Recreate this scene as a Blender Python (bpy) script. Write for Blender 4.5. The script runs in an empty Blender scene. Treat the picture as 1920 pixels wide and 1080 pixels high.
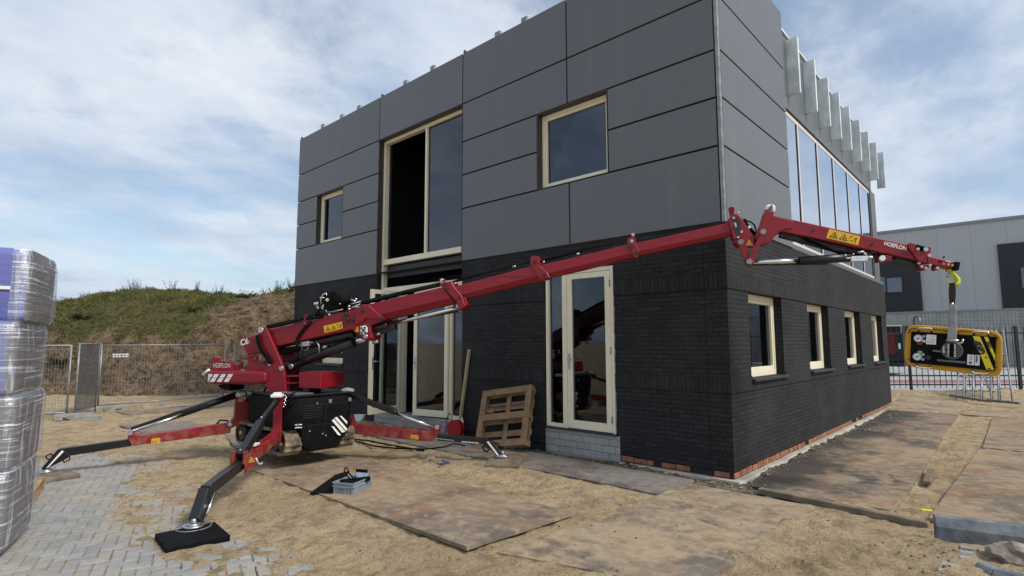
import bpy, bmesh, math, random
import numpy as np
from mathutils import Vector, Matrix, noise as mnoise
random.seed(7); rng = np.random.default_rng(7)
S = bpy.context.scene
COL = S.collection
R = math.radians

# ------------------------------------------------------------------ camera
CP = np.array([2.801, -7.207, 1.65]); YAW, PIT, ROL = R(-42.7387), R(5.7221), R(-0.1228); FPX = 1034.55
_fw = np.array([math.sin(YAW)*math.cos(PIT), math.cos(YAW)*math.cos(PIT), math.sin(PIT)])
_rt = np.array([math.cos(YAW), -math.sin(YAW), 0.0]); _up = np.cross(_rt, _fw)
_c, _s = math.cos(ROL), math.sin(ROL)
_rt, _up = _c*_rt + _s*_up, -_s*_rt + _c*_up
cam_d = bpy.data.cameras.new('camera'); cam = bpy.data.objects.new('camera', cam_d); COL.objects.link(cam)
cam_d.sensor_width = 36; cam_d.lens = 36*FPX/1920; cam_d.clip_start = 0.05; cam_d.clip_end = 3000
M = Matrix(((_rt[0], _up[0], -_fw[0], CP[0]), (_rt[1], _up[1], -_fw[1], CP[1]), (_rt[2], _up[2], -_fw[2], CP[2]), (0, 0, 0, 1)))
cam.matrix_world = M
S.camera = cam

# ------------------------------------------------------------------ sun, sky, exposure
SUN_EL, SUN_AZ = R(46), R(80)            # azimuth measured clockwise from +Y
to_sun = Vector((math.sin(SUN_AZ)*math.cos(SUN_EL), math.cos(SUN_AZ)*math.cos(SUN_EL), math.sin(SUN_EL)))
sd = bpy.data.lights.new('sun', 'SUN'); sd.energy = 1.5; sd.angle = R(14); sd.color = (1.0, 0.95, 0.87)
so = bpy.data.objects.new('sun', sd); COL.objects.link(so)
so.rotation_euler = to_sun.to_track_quat('Z', 'Y').to_euler()
W = bpy.data.worlds.new('World'); S.world = W; W.use_nodes = True
SKY_STRENGTH = 0.09
def build_world():
    nt = W.node_tree; nt.nodes.clear(); N = nt.nodes.new; L = nt.links.new
    out = N('ShaderNodeOutputWorld'); bg = N('ShaderNodeBackground'); bg.inputs[1].default_value = SKY_STRENGTH
    sky = N('ShaderNodeTexSky'); sky.sky_type = 'NISHITA'; sky.sun_disc = False
    sky.sun_elevation = SUN_EL; sky.sun_rotation = SUN_AZ; sky.altitude = 10; sky.air_density = 1.0; sky.dust_density = 1.5; sky.ozone_density = 2.0
    tc = N('ShaderNodeTexCoord'); sep = N('ShaderNodeSeparateXYZ'); L(tc.outputs['Generated'], sep.inputs[0])
    def math_(op, a, b=None):
        m = N('ShaderNodeMath'); m.operation = op
        for i, v in enumerate((a, b)):
            if v is None: continue
            if isinstance(v, (int, float)): m.inputs[i].default_value = v
            else: L(v, m.inputs[i])
        return m.outputs[0]
    zz = math_('ADD', math_('MAXIMUM', sep.outputs[2], 0.0), 0.22)
    cx = math_('DIVIDE', sep.outputs[0], zz); cy = math_('DIVIDE', sep.outputs[1], zz)
    cmb = N('ShaderNodeCombineXYZ'); L(cx, cmb.inputs[0]); L(cy, cmb.inputs[1])
    mp = N('ShaderNodeMapping'); L(cmb.outputs[0], mp.inputs[0]); mp.inputs['Rotation'].default_value = (0, 0, R(35)); mp.inputs['Scale'].default_value = (1.0, 0.72, 1); mp.inputs['Location'].default_value = (4.3, 1.7, 0)
    n1 = N('ShaderNodeTexNoise'); L(mp.outputs[0], n1.inputs[0]); n1.inputs['Scale'].default_value = 1.15; n1.inputs['Detail'].default_value = 9; n1.inputs['Roughness'].default_value = 0.62; n1.inputs['Distortion'].default_value = 0.25
    r1 = N('ShaderNodeValToRGB'); L(n1.outputs[0], r1.inputs[0]); r1.color_ramp.elements[0].position = 0.37; r1.color_ramp.elements[1].position = 0.57; r1.color_ramp.interpolation = 'EASE'
    r1.color_ramp.elements[0].color = (0.22, 0.22, 0.22, 1)
    n2 = N('ShaderNodeTexNoise'); L(mp.outputs[0], n2.inputs[0]); n2.inputs['Scale'].default_value = 1.9; n2.inputs['Detail'].default_value = 8; n2.inputs['Roughness'].default_value = 0.55
    r2 = N('ShaderNodeValToRGB'); L(n2.outputs[0], r2.inputs[0])
    e = r2.color_ramp.elements; e[0].position = 0.33; e[0].color = (2.35, 3.0, 3.95, 1); e[1].position = 0.64; e[1].color = (4.3, 4.6, 4.95, 1)
    sc = N('ShaderNodeMixRGB'); sc.blend_type = 'MULTIPLY'; sc.inputs[0].default_value = 1; L(sky.outputs[0], sc.inputs[1]); sc.inputs[2].default_value = (0.86, 0.84, 0.80, 1)
    mx = N('ShaderNodeMixRGB'); L(r1.outputs[0], mx.inputs[0]); L(sc.outputs[0], mx.inputs[1]); L(r2.outputs[0], mx.inputs[2])
    L(mx.outputs[0], bg.inputs[0]); L(bg.outputs[0], out.inputs[0])
build_world()
S.view_settings.view_transform = 'Standard'; S.view_settings.look = 'None'; S.view_settings.exposure = 1.08; S.view_settings.gamma = 1
try:
    S.cycles.use_denoising = True
    S.cycles.max_bounces = 8; S.cycles.transparent_max_bounces = 24; S.cycles.diffuse_bounces = 3
except Exception: pass

# ------------------------------------------------------------------ where a picture ray meets a real plane
def ray(u, v): return _fw + _rt*(u-960)/FPX + _up*(540-v)/FPX
def G(u, v, z=-0.12): d = ray(u, v); return CP + d*(z-CP[2])/d[2]
def FY(u, v, y): d = ray(u, v); return CP + d*(y-CP[1])/d[1]
def FX(u, v, x): d = ray(u, v); return CP + d*(x-CP[0])/d[0]
class VPlane:                               # a vertical working plane through A and B
    def __init__(s, A, B):
        s.A = np.array(A, float); B = np.array(B, float); s.t = (B-s.A)/np.linalg.norm(B-s.A)
        n = np.array([s.t[1], -s.t[0]])
        if (CP[:2]-s.A) @ n < 0: n = -n
        s.n = n
    def p(s, u, v, off=0.0):
        d = ray(u, v); k = ((s.A+s.n*off-CP[:2]) @ s.n)/(d[:2] @ s.n); return CP + d*k
    def n3(s): return np.array([s.n[0], s.n[1], 0.0])
    def t3(s): return np.array([s.t[0], s.t[1], 0.0])

# ------------------------------------------------------------------ materials
MATS = {}
class NT:
    def __init__(s, name):
        s.m = bpy.data.materials.new(name); s.m.use_nodes = True; s.nt = s.m.node_tree; s.nt.nodes.clear()
        s.out = s.N('ShaderNodeOutputMaterial')
    def N(s, t): return s.nt.nodes.new(t)
    def L(s, a, b): s.nt.links.new(a, b)
    def put(s, sock, v):
        if isinstance(v, (int, float)): sock.default_value = v
        elif isinstance(v, tuple): sock.default_value = v if len(v) == len(sock.default_value) else tuple(v)+(1,)
        else: s.L(v, sock)
    def math(s, op, a, b=None, c=None, clamp=False):
        m = s.N('ShaderNodeMath'); m.operation = op; m.use_clamp = clamp
        for i, v in enumerate((a, b, c)):
            if v is not None: s.put(m.inputs[i], v)
        return m.outputs[0]
    def pos(s): return s.N('ShaderNodeNewGeometry').outputs['Position']
    def mapping(s, v, scale=(1, 1, 1), rot=(0, 0, 0), loc=(0, 0, 0)):
        m = s.N('ShaderNodeMapping'); s.L(v, m.inputs[0]); m.inputs['Scale'].default_value = scale; m.inputs['Rotation'].default_value = rot; m.inputs['Location'].default_value = loc
        return m.outputs[0]
    def noise(s, v, scale, detail=5, rough=0.55, dist=0.0):
        n = s.N('ShaderNodeTexNoise'); s.L(v, n.inputs[0]); n.inputs['Scale'].default_value = scale; n.inputs['Detail'].default_value = detail; n.inputs['Roughness'].default_value = rough; n.inputs['Distortion'].default_value = dist
        return n.outputs[0]
    def ramp(s, f, stops):
        r = s.N('ShaderNodeValToRGB'); s.put(r.inputs[0], f); el = r.color_ramp.elements
        while len(el) < len(stops): el.new(0.5)
        for e, (p, c) in zip(el, stops):
            e.position = p; e.color = (c, c, c, 1) if isinstance(c, (int, float)) else tuple(c)+(1,)
        return r.outputs[0]
    def mix(s, f, a, b, mode='MIX'):
        m = s.N('ShaderNodeMixRGB'); m.blend_type = mode; s.put(m.inputs[0], f); s.put(m.inputs[1], a); s.put(m.inputs[2], b); return m.outputs[0]
    def bump(s, h, strength=0.3, dist=0.01, normal=None):
        b = s.N('ShaderNodeBump'); b.inputs['Strength'].default_value = strength; b.inputs['Distance'].default_value = dist; s.L(h, b.inputs['Height'])
        if normal is not None: s.L(normal, b.inputs['Normal'])
        return b.outputs[0]
    def principled(s, col, rough=0.6, metal=0.0, normal=None, spec=0.5, **kw):
        p = s.N('ShaderNodeBsdfPrincipled'); s.put(p.inputs['Base Color'], col); s.put(p.inputs['Roughness'], rough); s.put(p.inputs['Metallic'], metal); s.put(p.inputs['Specular IOR Level'], spec)
        if normal is not None: s.L(normal, p.inputs['Normal'])
        for k, v in kw.items(): s.put(p.inputs[k], v)
        return p.outputs[0]
    def done(s, sh): s.L(sh, s.out.inputs[0]); return s.m

def mottled(name, c1, c2, scale=6, rough=0.6, metal=0.0, bump=0.0, bscale=40, spec=0.5, stretch=(1, 1, 1), lo=0.35, hi=0.65, rvar=0.1, bdist=0.01):
    t = NT(name); v = t.mapping(t.pos(), stretch)
    n = t.noise(v, scale, 7); c = t.mix(t.ramp(n, [(lo, 0.0), (hi, 1.0)]), c1, c2)
    rr = t.math('ADD', t.math('MULTIPLY', t.noise(v, scale*2.7, 4), rvar*2), rough-rvar)
    nm = t.bump(t.noise(v, bscale, 4), bump, bdist) if bump else None
    return t.done(t.principled(c, rr, metal, nm, spec))

MT = {}
MT['red'] = mottled('red_paint', (0.21, 0.004, 0.012), (0.27, 0.007, 0.017), 5, 0.34, bump=0.05, bscale=30, rvar=0.08)
MT['red_boom'] = mottled('boom_red_paint', (0.27, 0.009, 0.018), (0.20, 0.006, 0.014), 9, 0.36, stretch=(1, 1, 5), bump=0.05, bscale=20)
def m_boom():
    t = NT('boom_red_paint'); p = t.pos(); n = t.noise(p, 6, 5); st = t.noise(t.mapping(p, (.5, .5, 14)), 1.5, 6, 0.65); sp = t.noise(p, 45, 4, 0.7)
    c = t.mix(n, (0.265, 0.009, 0.019), (0.21, 0.006, 0.014)); c = t.mix(t.ramp(st, [(0.54, 0.0), (0.68, 0.65)]), c, (0.075, 0.006, 0.009))
    c = t.mix(t.ramp(sp, [(0.62, 0.0), (0.74, 0.5)]), c, (0.30, 0.05, 0.05))
    return t.done(t.principled(c, t.math('ADD', t.math('MULTIPLY', st, 0.3), 0.25), 0, t.bump(sp, 0.08, 0.004), 0.45))
MT['red_boom'] = m_boom()
def m_redbody():
    t = NT('red_paint'); p = t.pos(); s_ = t.N('ShaderNodeSeparateXYZ'); t.L(p, s_.inputs[0]); n = t.noise(p, 5, 5); d = t.noise(p, 7, 7, 0.7); sp = t.noise(p, 60, 4, 0.7)
    c = t.mix(n, (0.19, 0.004, 0.011), (0.24, 0.006, 0.015)); low = t.ramp(s_.outputs[2], [(0.0, 1.0), (0.55, 0.0)])
    c = t.mix(t.math('MULTIPLY', t.ramp(d, [(0.42, 0.0), (0.62, 0.7)]), low), c, (0.33, 0.24, 0.15)); c = t.mix(t.ramp(sp, [(0.64, 0.0), (0.72, 0.6)]), c, (0.06, 0.01, 0.012))
    return t.done(t.principled(c, t.math('ADD', t.math('MULTIPLY', d, 0.35), 0.22), 0, t.bump(sp, 0.06, 0.004), 0.45))
MT['red'] = m_redbody()
MT['black'] = mottled('black_paint', (0.006, 0.006, 0.0065), (0.012, 0.012, 0.013), 8, 0.38)
MT['blackmatt'] = mottled('black_plastic', (0.004, 0.004, 0.0045), (0.009, 0.009, 0.0095), 12, 0.75, bump=0.1, bscale=80, spec=0.1)
MT['darkrubber'] = mottled('dark_rubber', (0.015, 0.015, 0.015), (0.03, 0.03, 0.03), 9, 0.8)
MT['rubber'] = mottled('dusty_rubber', (0.035, 0.03, 0.025), (0.33, 0.25, 0.15), 6, 0.85, bump=0.4, bscale=60)
MT['chrome'] = mottled('chrome', (0.75, 0.76, 0.78), (0.85, 0.85, 0.86), 10, 0.16, 1.0)
MT['steel'] = mottled('bare_steel', (0.42, 0.43, 0.44), (0.58, 0.59, 0.6), 14, 0.38, 0.9)
MT['galv'] = mottled('galvanised_steel', (0.58, 0.67, 0.70), (0.80, 0.87, 0.89), 4.5, 0.42, 0.15, stretch=(1, 1, 0.6), lo=0.4, hi=0.6)
MT['fencesteel'] = mottled('fence_steel', (0.20, 0.215, 0.225), (0.32, 0.335, 0.345), 7, 0.5, 0.5)
MT['white'] = mottled('white_paint', (0.74, 0.74, 0.74), (0.80, 0.80, 0.80), 8, 0.5)
MT['whiteworn'] = mottled('worn_white_marking', (0.62, 0.61, 0.6), (0.78, 0.78, 0.77), 30, 0.55, lo=0.3, hi=0.5)
MT['yellowsticker'] = mottled('yellow_sticker', (0.78, 0.46, 0.01), (0.70, 0.40, 0.01), 9, 0.45)
MT['orangesticker'] = mottled('amber_sticker', (0.75, 0.30, 0.01), (0.65, 0.24, 0.01), 9, 0.45)
MT['ink'] = mottled('black_print', (0.012, 0.012, 0.012), (0.02, 0.02, 0.02), 9, 0.5)
MT['lifteryellow'] = mottled('lifter_yellow_paint', (0.66, 0.34, 0.004), (0.58, 0.28, 0.004), 6, 0.42, bump=0.05)
MT['lemon'] = mottled('lemon_sticker', (0.80, 0.66, 0.01), (0.74, 0.60, 0.01), 8, 0.4)
MT['hook'] = mottled('lime_paint', (0.55, 0.68, 0.01), (0.48, 0.60, 0.01), 8, 0.38)
MT['sling'] = mottled('brown_webbing', (0.035, 0.024, 0.022), (0.055, 0.04, 0.035), 40, 0.9, bump=0.4, bscale=120)
MT['cream'] = mottled('cream_painted_timber', (0.85, 0.79, 0.60), (0.78, 0.72, 0.53), 2.2, 0.45, bump=0.05, bscale=25, lo=0.3, hi=0.7)
MT['reveal'] = mottled('dark_bronze_reveal', (0.035, 0.032, 0.026), (0.055, 0.05, 0.04), 3, 0.5)
MT['darkvoid'] = mottled('black_membrane', (0.008, 0.008, 0.009), (0.014, 0.014, 0.015), 4, 0.7)
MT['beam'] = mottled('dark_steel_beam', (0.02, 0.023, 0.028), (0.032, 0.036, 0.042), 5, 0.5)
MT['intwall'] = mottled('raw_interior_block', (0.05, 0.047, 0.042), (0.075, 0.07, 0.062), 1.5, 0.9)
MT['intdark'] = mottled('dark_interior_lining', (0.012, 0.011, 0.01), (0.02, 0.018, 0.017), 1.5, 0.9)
MT['intfloor'] = mottled('screed_floor', (0.06, 0.056, 0.05), (0.09, 0.085, 0.075), 2, 0.85)
MT['concrete'] = mottled('pale_concrete', (0.30, 0.28, 0.24), (0.44, 0.42, 0.36), 3, 0.9, bump=0.3, bscale=25)
MT['kerb'] = mottled('blue_grey_concrete', (0.10, 0.115, 0.13), (0.20, 0.215, 0.225), 7, 0.85, bump=0.3, bscale=60, lo=0.4, hi=0.62)
MT['greyblock'] = mottled('grey_concrete_block', (0.23, 0.23, 0.22), (0.33, 0.33, 0.31), 6, 0.9, bump=0.3, bscale=50)
MT['stone'] = mottled('rough_stone', (0.16, 0.12, 0.10), (0.40, 0.33, 0.29), 9, 0.9, bump=0.6, bscale=22)
MT['timber'] = mottled('raw_pine', (0.40, 0.25, 0.12), (0.28, 0.165, 0.075), 5, 0.8, stretch=(1, 1, 1), bump=0.2, bscale=60)
MT['oldtimber'] = mottled('weathered_timber', (0.12, 0.095, 0.07), (0.24, 0.185, 0.13), 6, 0.85, bump=0.4, bscale=40)
MT['paletimber'] = mottled('pale_timber_batten', (0.52, 0.43, 0.25), (0.44, 0.35, 0.19), 6, 0.7, stretch=(4, 4, .6))
MT['greyplastic'] = mottled('grey_plastic', (0.20, 0.245, 0.28), (0.25, 0.30, 0.335), 10, 0.5)
MT['greylid'] = mottled('grey_panel', (0.10, 0.11, 0.13), (0.14, 0.15, 0.17), 10, 0.45)
MT['bluebag'] = mottled('pale_blue_print', (0.30, 0.48, 0.72), (0.62, 0.68, 0.74), 14, 0.5)
MT['redplastic'] = mottled('red_plastic', (0.40, 0.012, 0.015), (0.32, 0.01, 0.012), 9, 0.45)
MT['orangestrap'] = mottled('orange_strap', (0.65, 0.15, 0.03), (0.55, 0.11, 0.02), 9, 0.6)
MT['bluesheet'] = mottled('pale_sheet', (0.55, 0.6, 0.66), (0.66, 0.7, 0.74), 9, 0.6)
MT['fenceblack'] = mottled('black_fence_paint', (0.008, 0.009, 0.010), (0.014, 0.015, 0.016), 8, 0.5)
MT['truckdark'] = mottled('dark_grey_lacquer', (0.012, 0.013, 0.016), (0.02, 0.021, 0.025), 3, 0.35)
MT['truckred'] = mottled('dull_red_panel', (0.16, 0.012, 0.02), (0.12, 0.01, 0.015), 3, 0.45)
MT['aluminium'] = mottled('dull_aluminium', (0.17, 0.178, 0.185), (0.27, 0.28, 0.29), 8, 0.5, 0.4)
MT['stem'] = mottled('weed_green', (0.035, 0.055, 0.014), (0.09, 0.10, 0.03), 3, 0.8)

def m_cladding():
    t = NT('grey_cladding_panel'); p = t.pos()
    sp = t.noise(p, 160, 3, 0.7); big = t.noise(p, 0.7, 3)
    oi = t.N('ShaderNodeObjectInfo'); st = t.noise(t.mapping(p, (2.2, 2.2, .12)), 1.6, 5, 0.6)
    c = t.mix(t.ramp(sp, [(0.3, 0.0), (0.7, 1.0)]), (0.098, 0.105, 0.116), (0.140, 0.147, 0.158))
    c = t.mix(t.math('MULTIPLY', big, 0.35), c, (0.135, 0.142, 0.152))
    c = t.mix(t.math('MULTIPLY', oi.outputs['Random'], 0.34), c, (0.085, 0.092, 0.103))
    c = t.mix(t.ramp(st, [(0.54, 0.0), (0.72, 0.28)]), c, (0.17, 0.17, 0.168))
    return t.done(t.principled(c, t.math('ADD', t.math('MULTIPLY', sp, 0.15), 0.36), 0.0, t.bump(sp, 0.06, 0.003), 0.6))
MT['cladding'] = m_cladding()

def m_brick(name, c1, c2, mort, bw=0.21, bh=0.062, soldier=(), rough=0.8, mortar=0.009, bump=0.8):
    t = NT(name); p = t.pos(); s = t.N('ShaderNodeSeparateXYZ'); t.L(p, s.inputs[0])
    u = t.math('ADD', s.outputs[0], s.outputs[1]); z = s.outputs[2]
    wob = t.noise(p, 9, 2); z2 = t.math('ADD', z, t.math('MULTIPLY', t.math('SUBTRACT', wob, 0.5), 0.006))
    def bt(a, b, off, w, h, c1, c2, mort):
        cb = t.N('ShaderNodeCombineXYZ'); t.L(a, cb.inputs[0]); t.L(b, cb.inputs[1])
        k = t.N('ShaderNodeTexBrick'); t.L(cb.outputs[0], k.inputs[0]); k.offset = off; k.inputs['Scale'].default_value = 1
        k.inputs['Color1'].default_value = c1+(1,); k.inputs['Color2'].default_value = c2+(1,); k.inputs['Mortar'].default_value = mort+(1,)
        k.inputs['Brick Width'].default_value = w; k.inputs['Row Height'].default_value = h; k.inputs['Mortar Size'].default_value = mortar; k.inputs['Mortar Smooth'].default_value = 0.25; k.inputs['Bias'].default_value = -0.1
        return k.outputs[0], k.outputs[1]
    c, f = bt(u, z2, 0.5, bw, bh, c1, c2, mort)
    for (a, b) in soldier:
        zs = t.math('SUBTRACT', z, a)
        cs, fs = bt(u, zs, 0.0, bh, (b-a)+0.004, c1, c2, mort)
        msk = t.math('MULTIPLY', t.math('GREATER_THAN', z, a), t.math('LESS_THAN', z, b))
        c = t.mix(msk, c, cs); f = t.mix(msk, f, fs)
    vr = t.noise(p, 28, 5, 0.7); big = t.noise(p, 1.1, 4)
    c = t.mix(t.ramp(vr, [(0.45, 0.0), (0.75, 0.55)]), c, tuple(min(1, x*1.9) for x in c2))
    c = t.mix(t.ramp(big, [(0.45, 0.0), (0.7, 0.35)]), c, tuple(min(1, x*1.5+0.004) for x in c2))
    h = t.math('ADD', t.math('MULTIPLY', t.math('SUBTRACT', 1.0, f), 1.0), t.math('MULTIPLY', vr, 0.55))
    return t.done(t.principled(c, rough, 0, t.bump(h, bump, 0.012), 0.35))
ZB, ZS = 2.37, 0.99
MT['brick'] = m_brick('black_brick', (0.010, 0.010, 0.011), (0.024, 0.024, 0.026), (0.005, 0.005, 0.0055), soldier=((ZB, ZB+0.21), (ZS, ZS+0.20)))
MT['orangebrick'] = mottled('orange_brick', (0.38, 0.155, 0.07), (0.20, 0.085, 0.045), 7, 0.9, bump=.5, bscale=60, lo=.4, hi=.62)
MT['limeblock'] = m_brick('grey_lime_block', (0.36, 0.36, 0.35), (0.27, 0.27, 0.265), (0.17, 0.165, 0.155), 0.235, 0.105, mortar=0.006)

def m_glass(name, base, ior=1.55, tint=(0.62, 0.68, 0.74)):
    t = NT(name); fr = t.N('ShaderNodeFresnel'); fr.inputs[0].default_value = ior
    f = t.math('ADD', fr.outputs[0], base, clamp=True)
    tr = t.N('ShaderNodeBsdfTransparent'); tr.inputs[0].default_value = tint+(1,)
    gl = t.N('ShaderNodeBsdfGlossy'); gl.inputs['Roughness'].default_value = 0.012; gl.inputs[0].default_value = (0.84, 0.90, 1.0, 1)
    wv = t.noise(t.pos(), 0.9, 2); t.L(t.bump(wv, 0.03, 0.05), gl.inputs['Normal'])
    mx = t.N('ShaderNodeMixShader'); t.L(f, mx.inputs[0]); t.L(tr.outputs[0], mx.inputs[1]); t.L(gl.outputs[0], mx.inputs[2])
    return t.done(mx.outputs[0])
MT['glass'] = m_glass('solar_window_glass', 0.05, 1.5, (0.22, 0.25, 0.28))
MT['bandglass'] = m_glass('reflective_band_glass', 0.42, 1.8, (0.08, 0.09, 0.10))
MT['doorglass'] = m_glass('clear_door_glass', 0.0, 1.45, (0.8, 0.83, 0.84))

def m_sand():
    t = NT('building_sand'); p = t.pos()
    n1 = t.noise(p, 0.55, 6, 0.6); n2 = t.noise(p, 5, 7, 0.65); n3 = t.noise(p, 38, 6, 0.7); n4 = t.noise(p, 150, 3, 0.7)
    c = t.mix(t.ramp(n1, [(0.36, 0.0), (0.62, 1.0)]), (0.455, 0.34, 0.205), (0.55, 0.425, 0.268))
    c = t.mix(t.ramp(n2, [(0.38, 0.65), (0.52, 0.0)]), c, (0.25, 0.185, 0.108))
    c = t.mix(t.ramp(n3, [(0.34, 0.8), (0.47, 0.0)]), c, (0.18, 0.132, 0.08))  # shade of the crevices between clods, put into the sand colour
    c = t.mix(t.ramp(n4, [(0.60, 0.0), (0.75, 0.5)]), c, (0.56, 0.46, 0.33))
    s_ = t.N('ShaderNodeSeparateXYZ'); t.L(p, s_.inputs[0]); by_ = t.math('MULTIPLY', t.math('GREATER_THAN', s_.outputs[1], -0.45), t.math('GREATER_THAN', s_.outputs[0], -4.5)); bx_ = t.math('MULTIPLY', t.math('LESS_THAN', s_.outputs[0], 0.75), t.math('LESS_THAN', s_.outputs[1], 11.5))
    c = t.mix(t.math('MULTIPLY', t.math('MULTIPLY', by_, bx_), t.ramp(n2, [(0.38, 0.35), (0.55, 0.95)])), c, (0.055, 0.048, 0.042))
    vo = t.N('ShaderNodeTexVoronoi'); t.L(p, vo.inputs[0]); vo.inputs['Scale'].default_value = 14
    h = t.math('ADD', t.math('MULTIPLY', n2, 1.4), t.math('ADD', t.math('MULTIPLY', n3, 0.8), t.math('MULTIPLY', vo.outputs[0], 0.35)))
    h = t.math('ADD', h, t.math('MULTIPLY', n4, 0.25))
    return t.done(t.principled(c, 0.95, 0, t.bump(h, 1.0, 0.05), 0.15))
MT['sand'] = m_sand()

def m_plate():
    t = NT('rusty_sandy_steel'); g = t.N('ShaderNodeNewGeometry'); p = g.outputs['Position']
    oi = t.N('ShaderNodeObjectInfo'); cs = t.N('ShaderNodeSeparateColor'); t.L(oi.outputs['Color'], cs.inputs[0])
    pv = t.N('ShaderNodeVectorMath'); pv.operation = 'ADD'; t.L(p, pv.inputs[0])
    rr = t.N('ShaderNodeCombineXYZ'); t.L(t.math('MULTIPLY', oi.outputs['Random'], 31.0), rr.inputs[2]); t.L(rr.outputs[0], pv.inputs[1]); p = pv.outputs[0]
    n1 = t.noise(p, 0.9, 7, 0.62, 0.4); n2 = t.noise(p, 2.3, 8, 0.7, 0.5); n3 = t.noise(p, 7, 6, 0.65, 0.3); n4 = t.noise(p, 60, 4, 0.7); n5 = t.noise(p, 1.1, 8, 0.68, 0.6); n6 = t.noise(t.mapping(p, (1, 1, 1), (0, 0, 0), (7, 3, 0)), 1.4, 7, 0.65, 0.6)
    c = t.mix(t.ramp(n1, [(0.38, 0.0), (0.62, 1.0)]), (0.165, 0.135, 0.105), (0.255, 0.18, 0.115))
    c = t.mix(t.ramp(n2, [(0.47, 0.0), (0.62, 0.8)]), c, (0.29, 0.15, 0.07))
    c = t.mix(t.math('MULTIPLY', cs.outputs[1], 0.75), c, (0.185, 0.19, 0.195))
    dk = t.math('ADD', t.math('MULTIPLY', cs.outputs[0], 0.85), 0.15)
    c = t.mix(t.math('MULTIPLY', t.ramp(n6, [(0.40, 1.0), (0.52, 0.0)]), dk), c, (0.075, 0.068, 0.062))
    c = t.mix(t.math('MULTIPLY', t.ramp(t.math('ADD', t.math('MULTIPLY', n5, 0.6), t.math('MULTIPLY', n3, 0.4)), [(0.43, 0.0), (0.57, 0.85)]), cs.outputs[2]), c, (0.44, 0.335, 0.205))
    c = t.mix(t.ramp(n3, [(0.50, 0.0), (0.66, 0.4)]), c, (0.40, 0.33, 0.235))
    # oily black soil trodden out from the wall onto the plates along it
    s_ = t.N('ShaderNodeSeparateXYZ'); t.L(g.outputs['Position'], s_.inputs[0])
    wl = t.math('SUBTRACT', 1.0, t.math('MULTIPLY', t.math('ABSOLUTE', t.math('SUBTRACT', s_.outputs[0], 0.15)), 0.8)); st = t.math('MULTIPLY', t.math('GREATER_THAN', cs.outputs[0], 0.95), t.ramp(t.math('ADD', t.math('MULTIPLY', n1, 0.9), t.math('MULTIPLY', wl, 0.42)), [(0.62, 0.0), (0.80, 0.9)]))
    c = t.mix(st, c, (0.040, 0.038, 0.037))
    c = t.mix(t.ramp(n4, [(0.3, 0.4), (0.5, 0.0)]), c, (0.10, 0.085, 0.07))
    h = t.math('ADD', t.math('MULTIPLY', n2, 0.6), t.math('ADD', t.math('MULTIPLY', n4, 0.5), t.math('MULTIPLY', n3, 0.5)))
    return t.done(t.principled(c, t.math('ADD', t.math('MULTIPLY', n2, 0.3), 0.6), 0, t.bump(h, 0.5, 0.014), 0.25))
MT['plate'] = m_plate()

def m_paver():
    t = NT('grey_paver'); p = t.pos(); at = t.N('ShaderNodeAttribute'); at.attribute_name = 'tone'
    n = t.noise(p, 14, 6, 0.65); n2 = t.noise(p, 1.2, 4)
    c = t.mix(at.outputs['Fac'], (0.25, 0.255, 0.25), (0.33, 0.33, 0.32))
    c = t.mix(t.ramp(n, [(0.35, 0.55), (0.55, 0.0)]), c, (0.185, 0.185, 0.18))
    c = t.mix(t.ramp(n2, [(0.44, 0.0), (0.64, 0.55)]), c, (0.36, 0.31, 0.235))
    return t.done(t.principled(c, 0.9, 0, t.bump(t.noise(p, 90, 4, 0.7), 0.4, 0.006), 0.25))
MT['paver'] = m_paver()

def m_hill():
    t = NT('mound_soil'); p = t.pos(); at = t.N('ShaderNodeAttribute'); at.attribute_name = 'bare'
    n1 = t.noise(p, 0.6, 8, 0.65); n2 = t.noise(p, 2.6, 8, 0.7); n3 = t.noise(p, 9, 5, 0.7)
    grass = t.mix(t.ramp(n2, [(0.36, 0.0), (0.62, 1.0)]), (0.048, 0.060, 0.018), (0.15, 0.135, 0.052))
    grass = t.mix(t.ramp(n1, [(0.42, 0.0), (0.65, 0.8)]), grass, (0.17, 0.125, 0.065))
    soil = t.mix(t.ramp(n2, [(0.35, 0.0), (0.62, 1.0)]), (0.075, 0.052, 0.03), (0.31, 0.22, 0.135))
    f = t.math('ADD', at.outputs['Fac'], t.math('MULTIPLY', t.math('SUBTRACT', n1, 0.5), 1.6))
    c = t.mix(t.ramp(f, [(0.36, 0.0), (0.52, 1.0)]), grass, soil)
    c = t.mix(t.ramp(n3, [(0.38, 0.9), (0.5, 0.0)]), c, (0.035, 0.028, 0.015))
    h = t.math('ADD', n2, t.math('MULTIPLY', n3, 0.6))
    return t.done(t.principled(c, 0.95, 0, t.bump(h, 1.0, 0.3), 0.1))
MT['hill'] = m_hill()

def m_grass(name, a, b, d):
    t = NT(name); p = t.pos(); n = t.noise(p, 0.9, 5); n2 = t.noise(p, 6, 3)
    c = t.mix(t.ramp(n, [(0.35, 0.0), (0.65, 1.0)]), a, b); c = t.mix(t.ramp(n2, [(0.5, 0.0), (0.7, 0.8)]), c, d)
    return t.done(t.principled(c, 0.8, 0, None, 0.2))
MT['grass'] = m_grass('wild_grass', (0.050, 0.072, 0.018), (0.13, 0.125, 0.045), (0.25, 0.19, 0.09))
MT['weed'] = m_grass('weed_leaves', (0.05, 0.085, 0.02), (0.085, 0.12, 0.035), (0.15, 0.15, 0.06))

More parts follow.
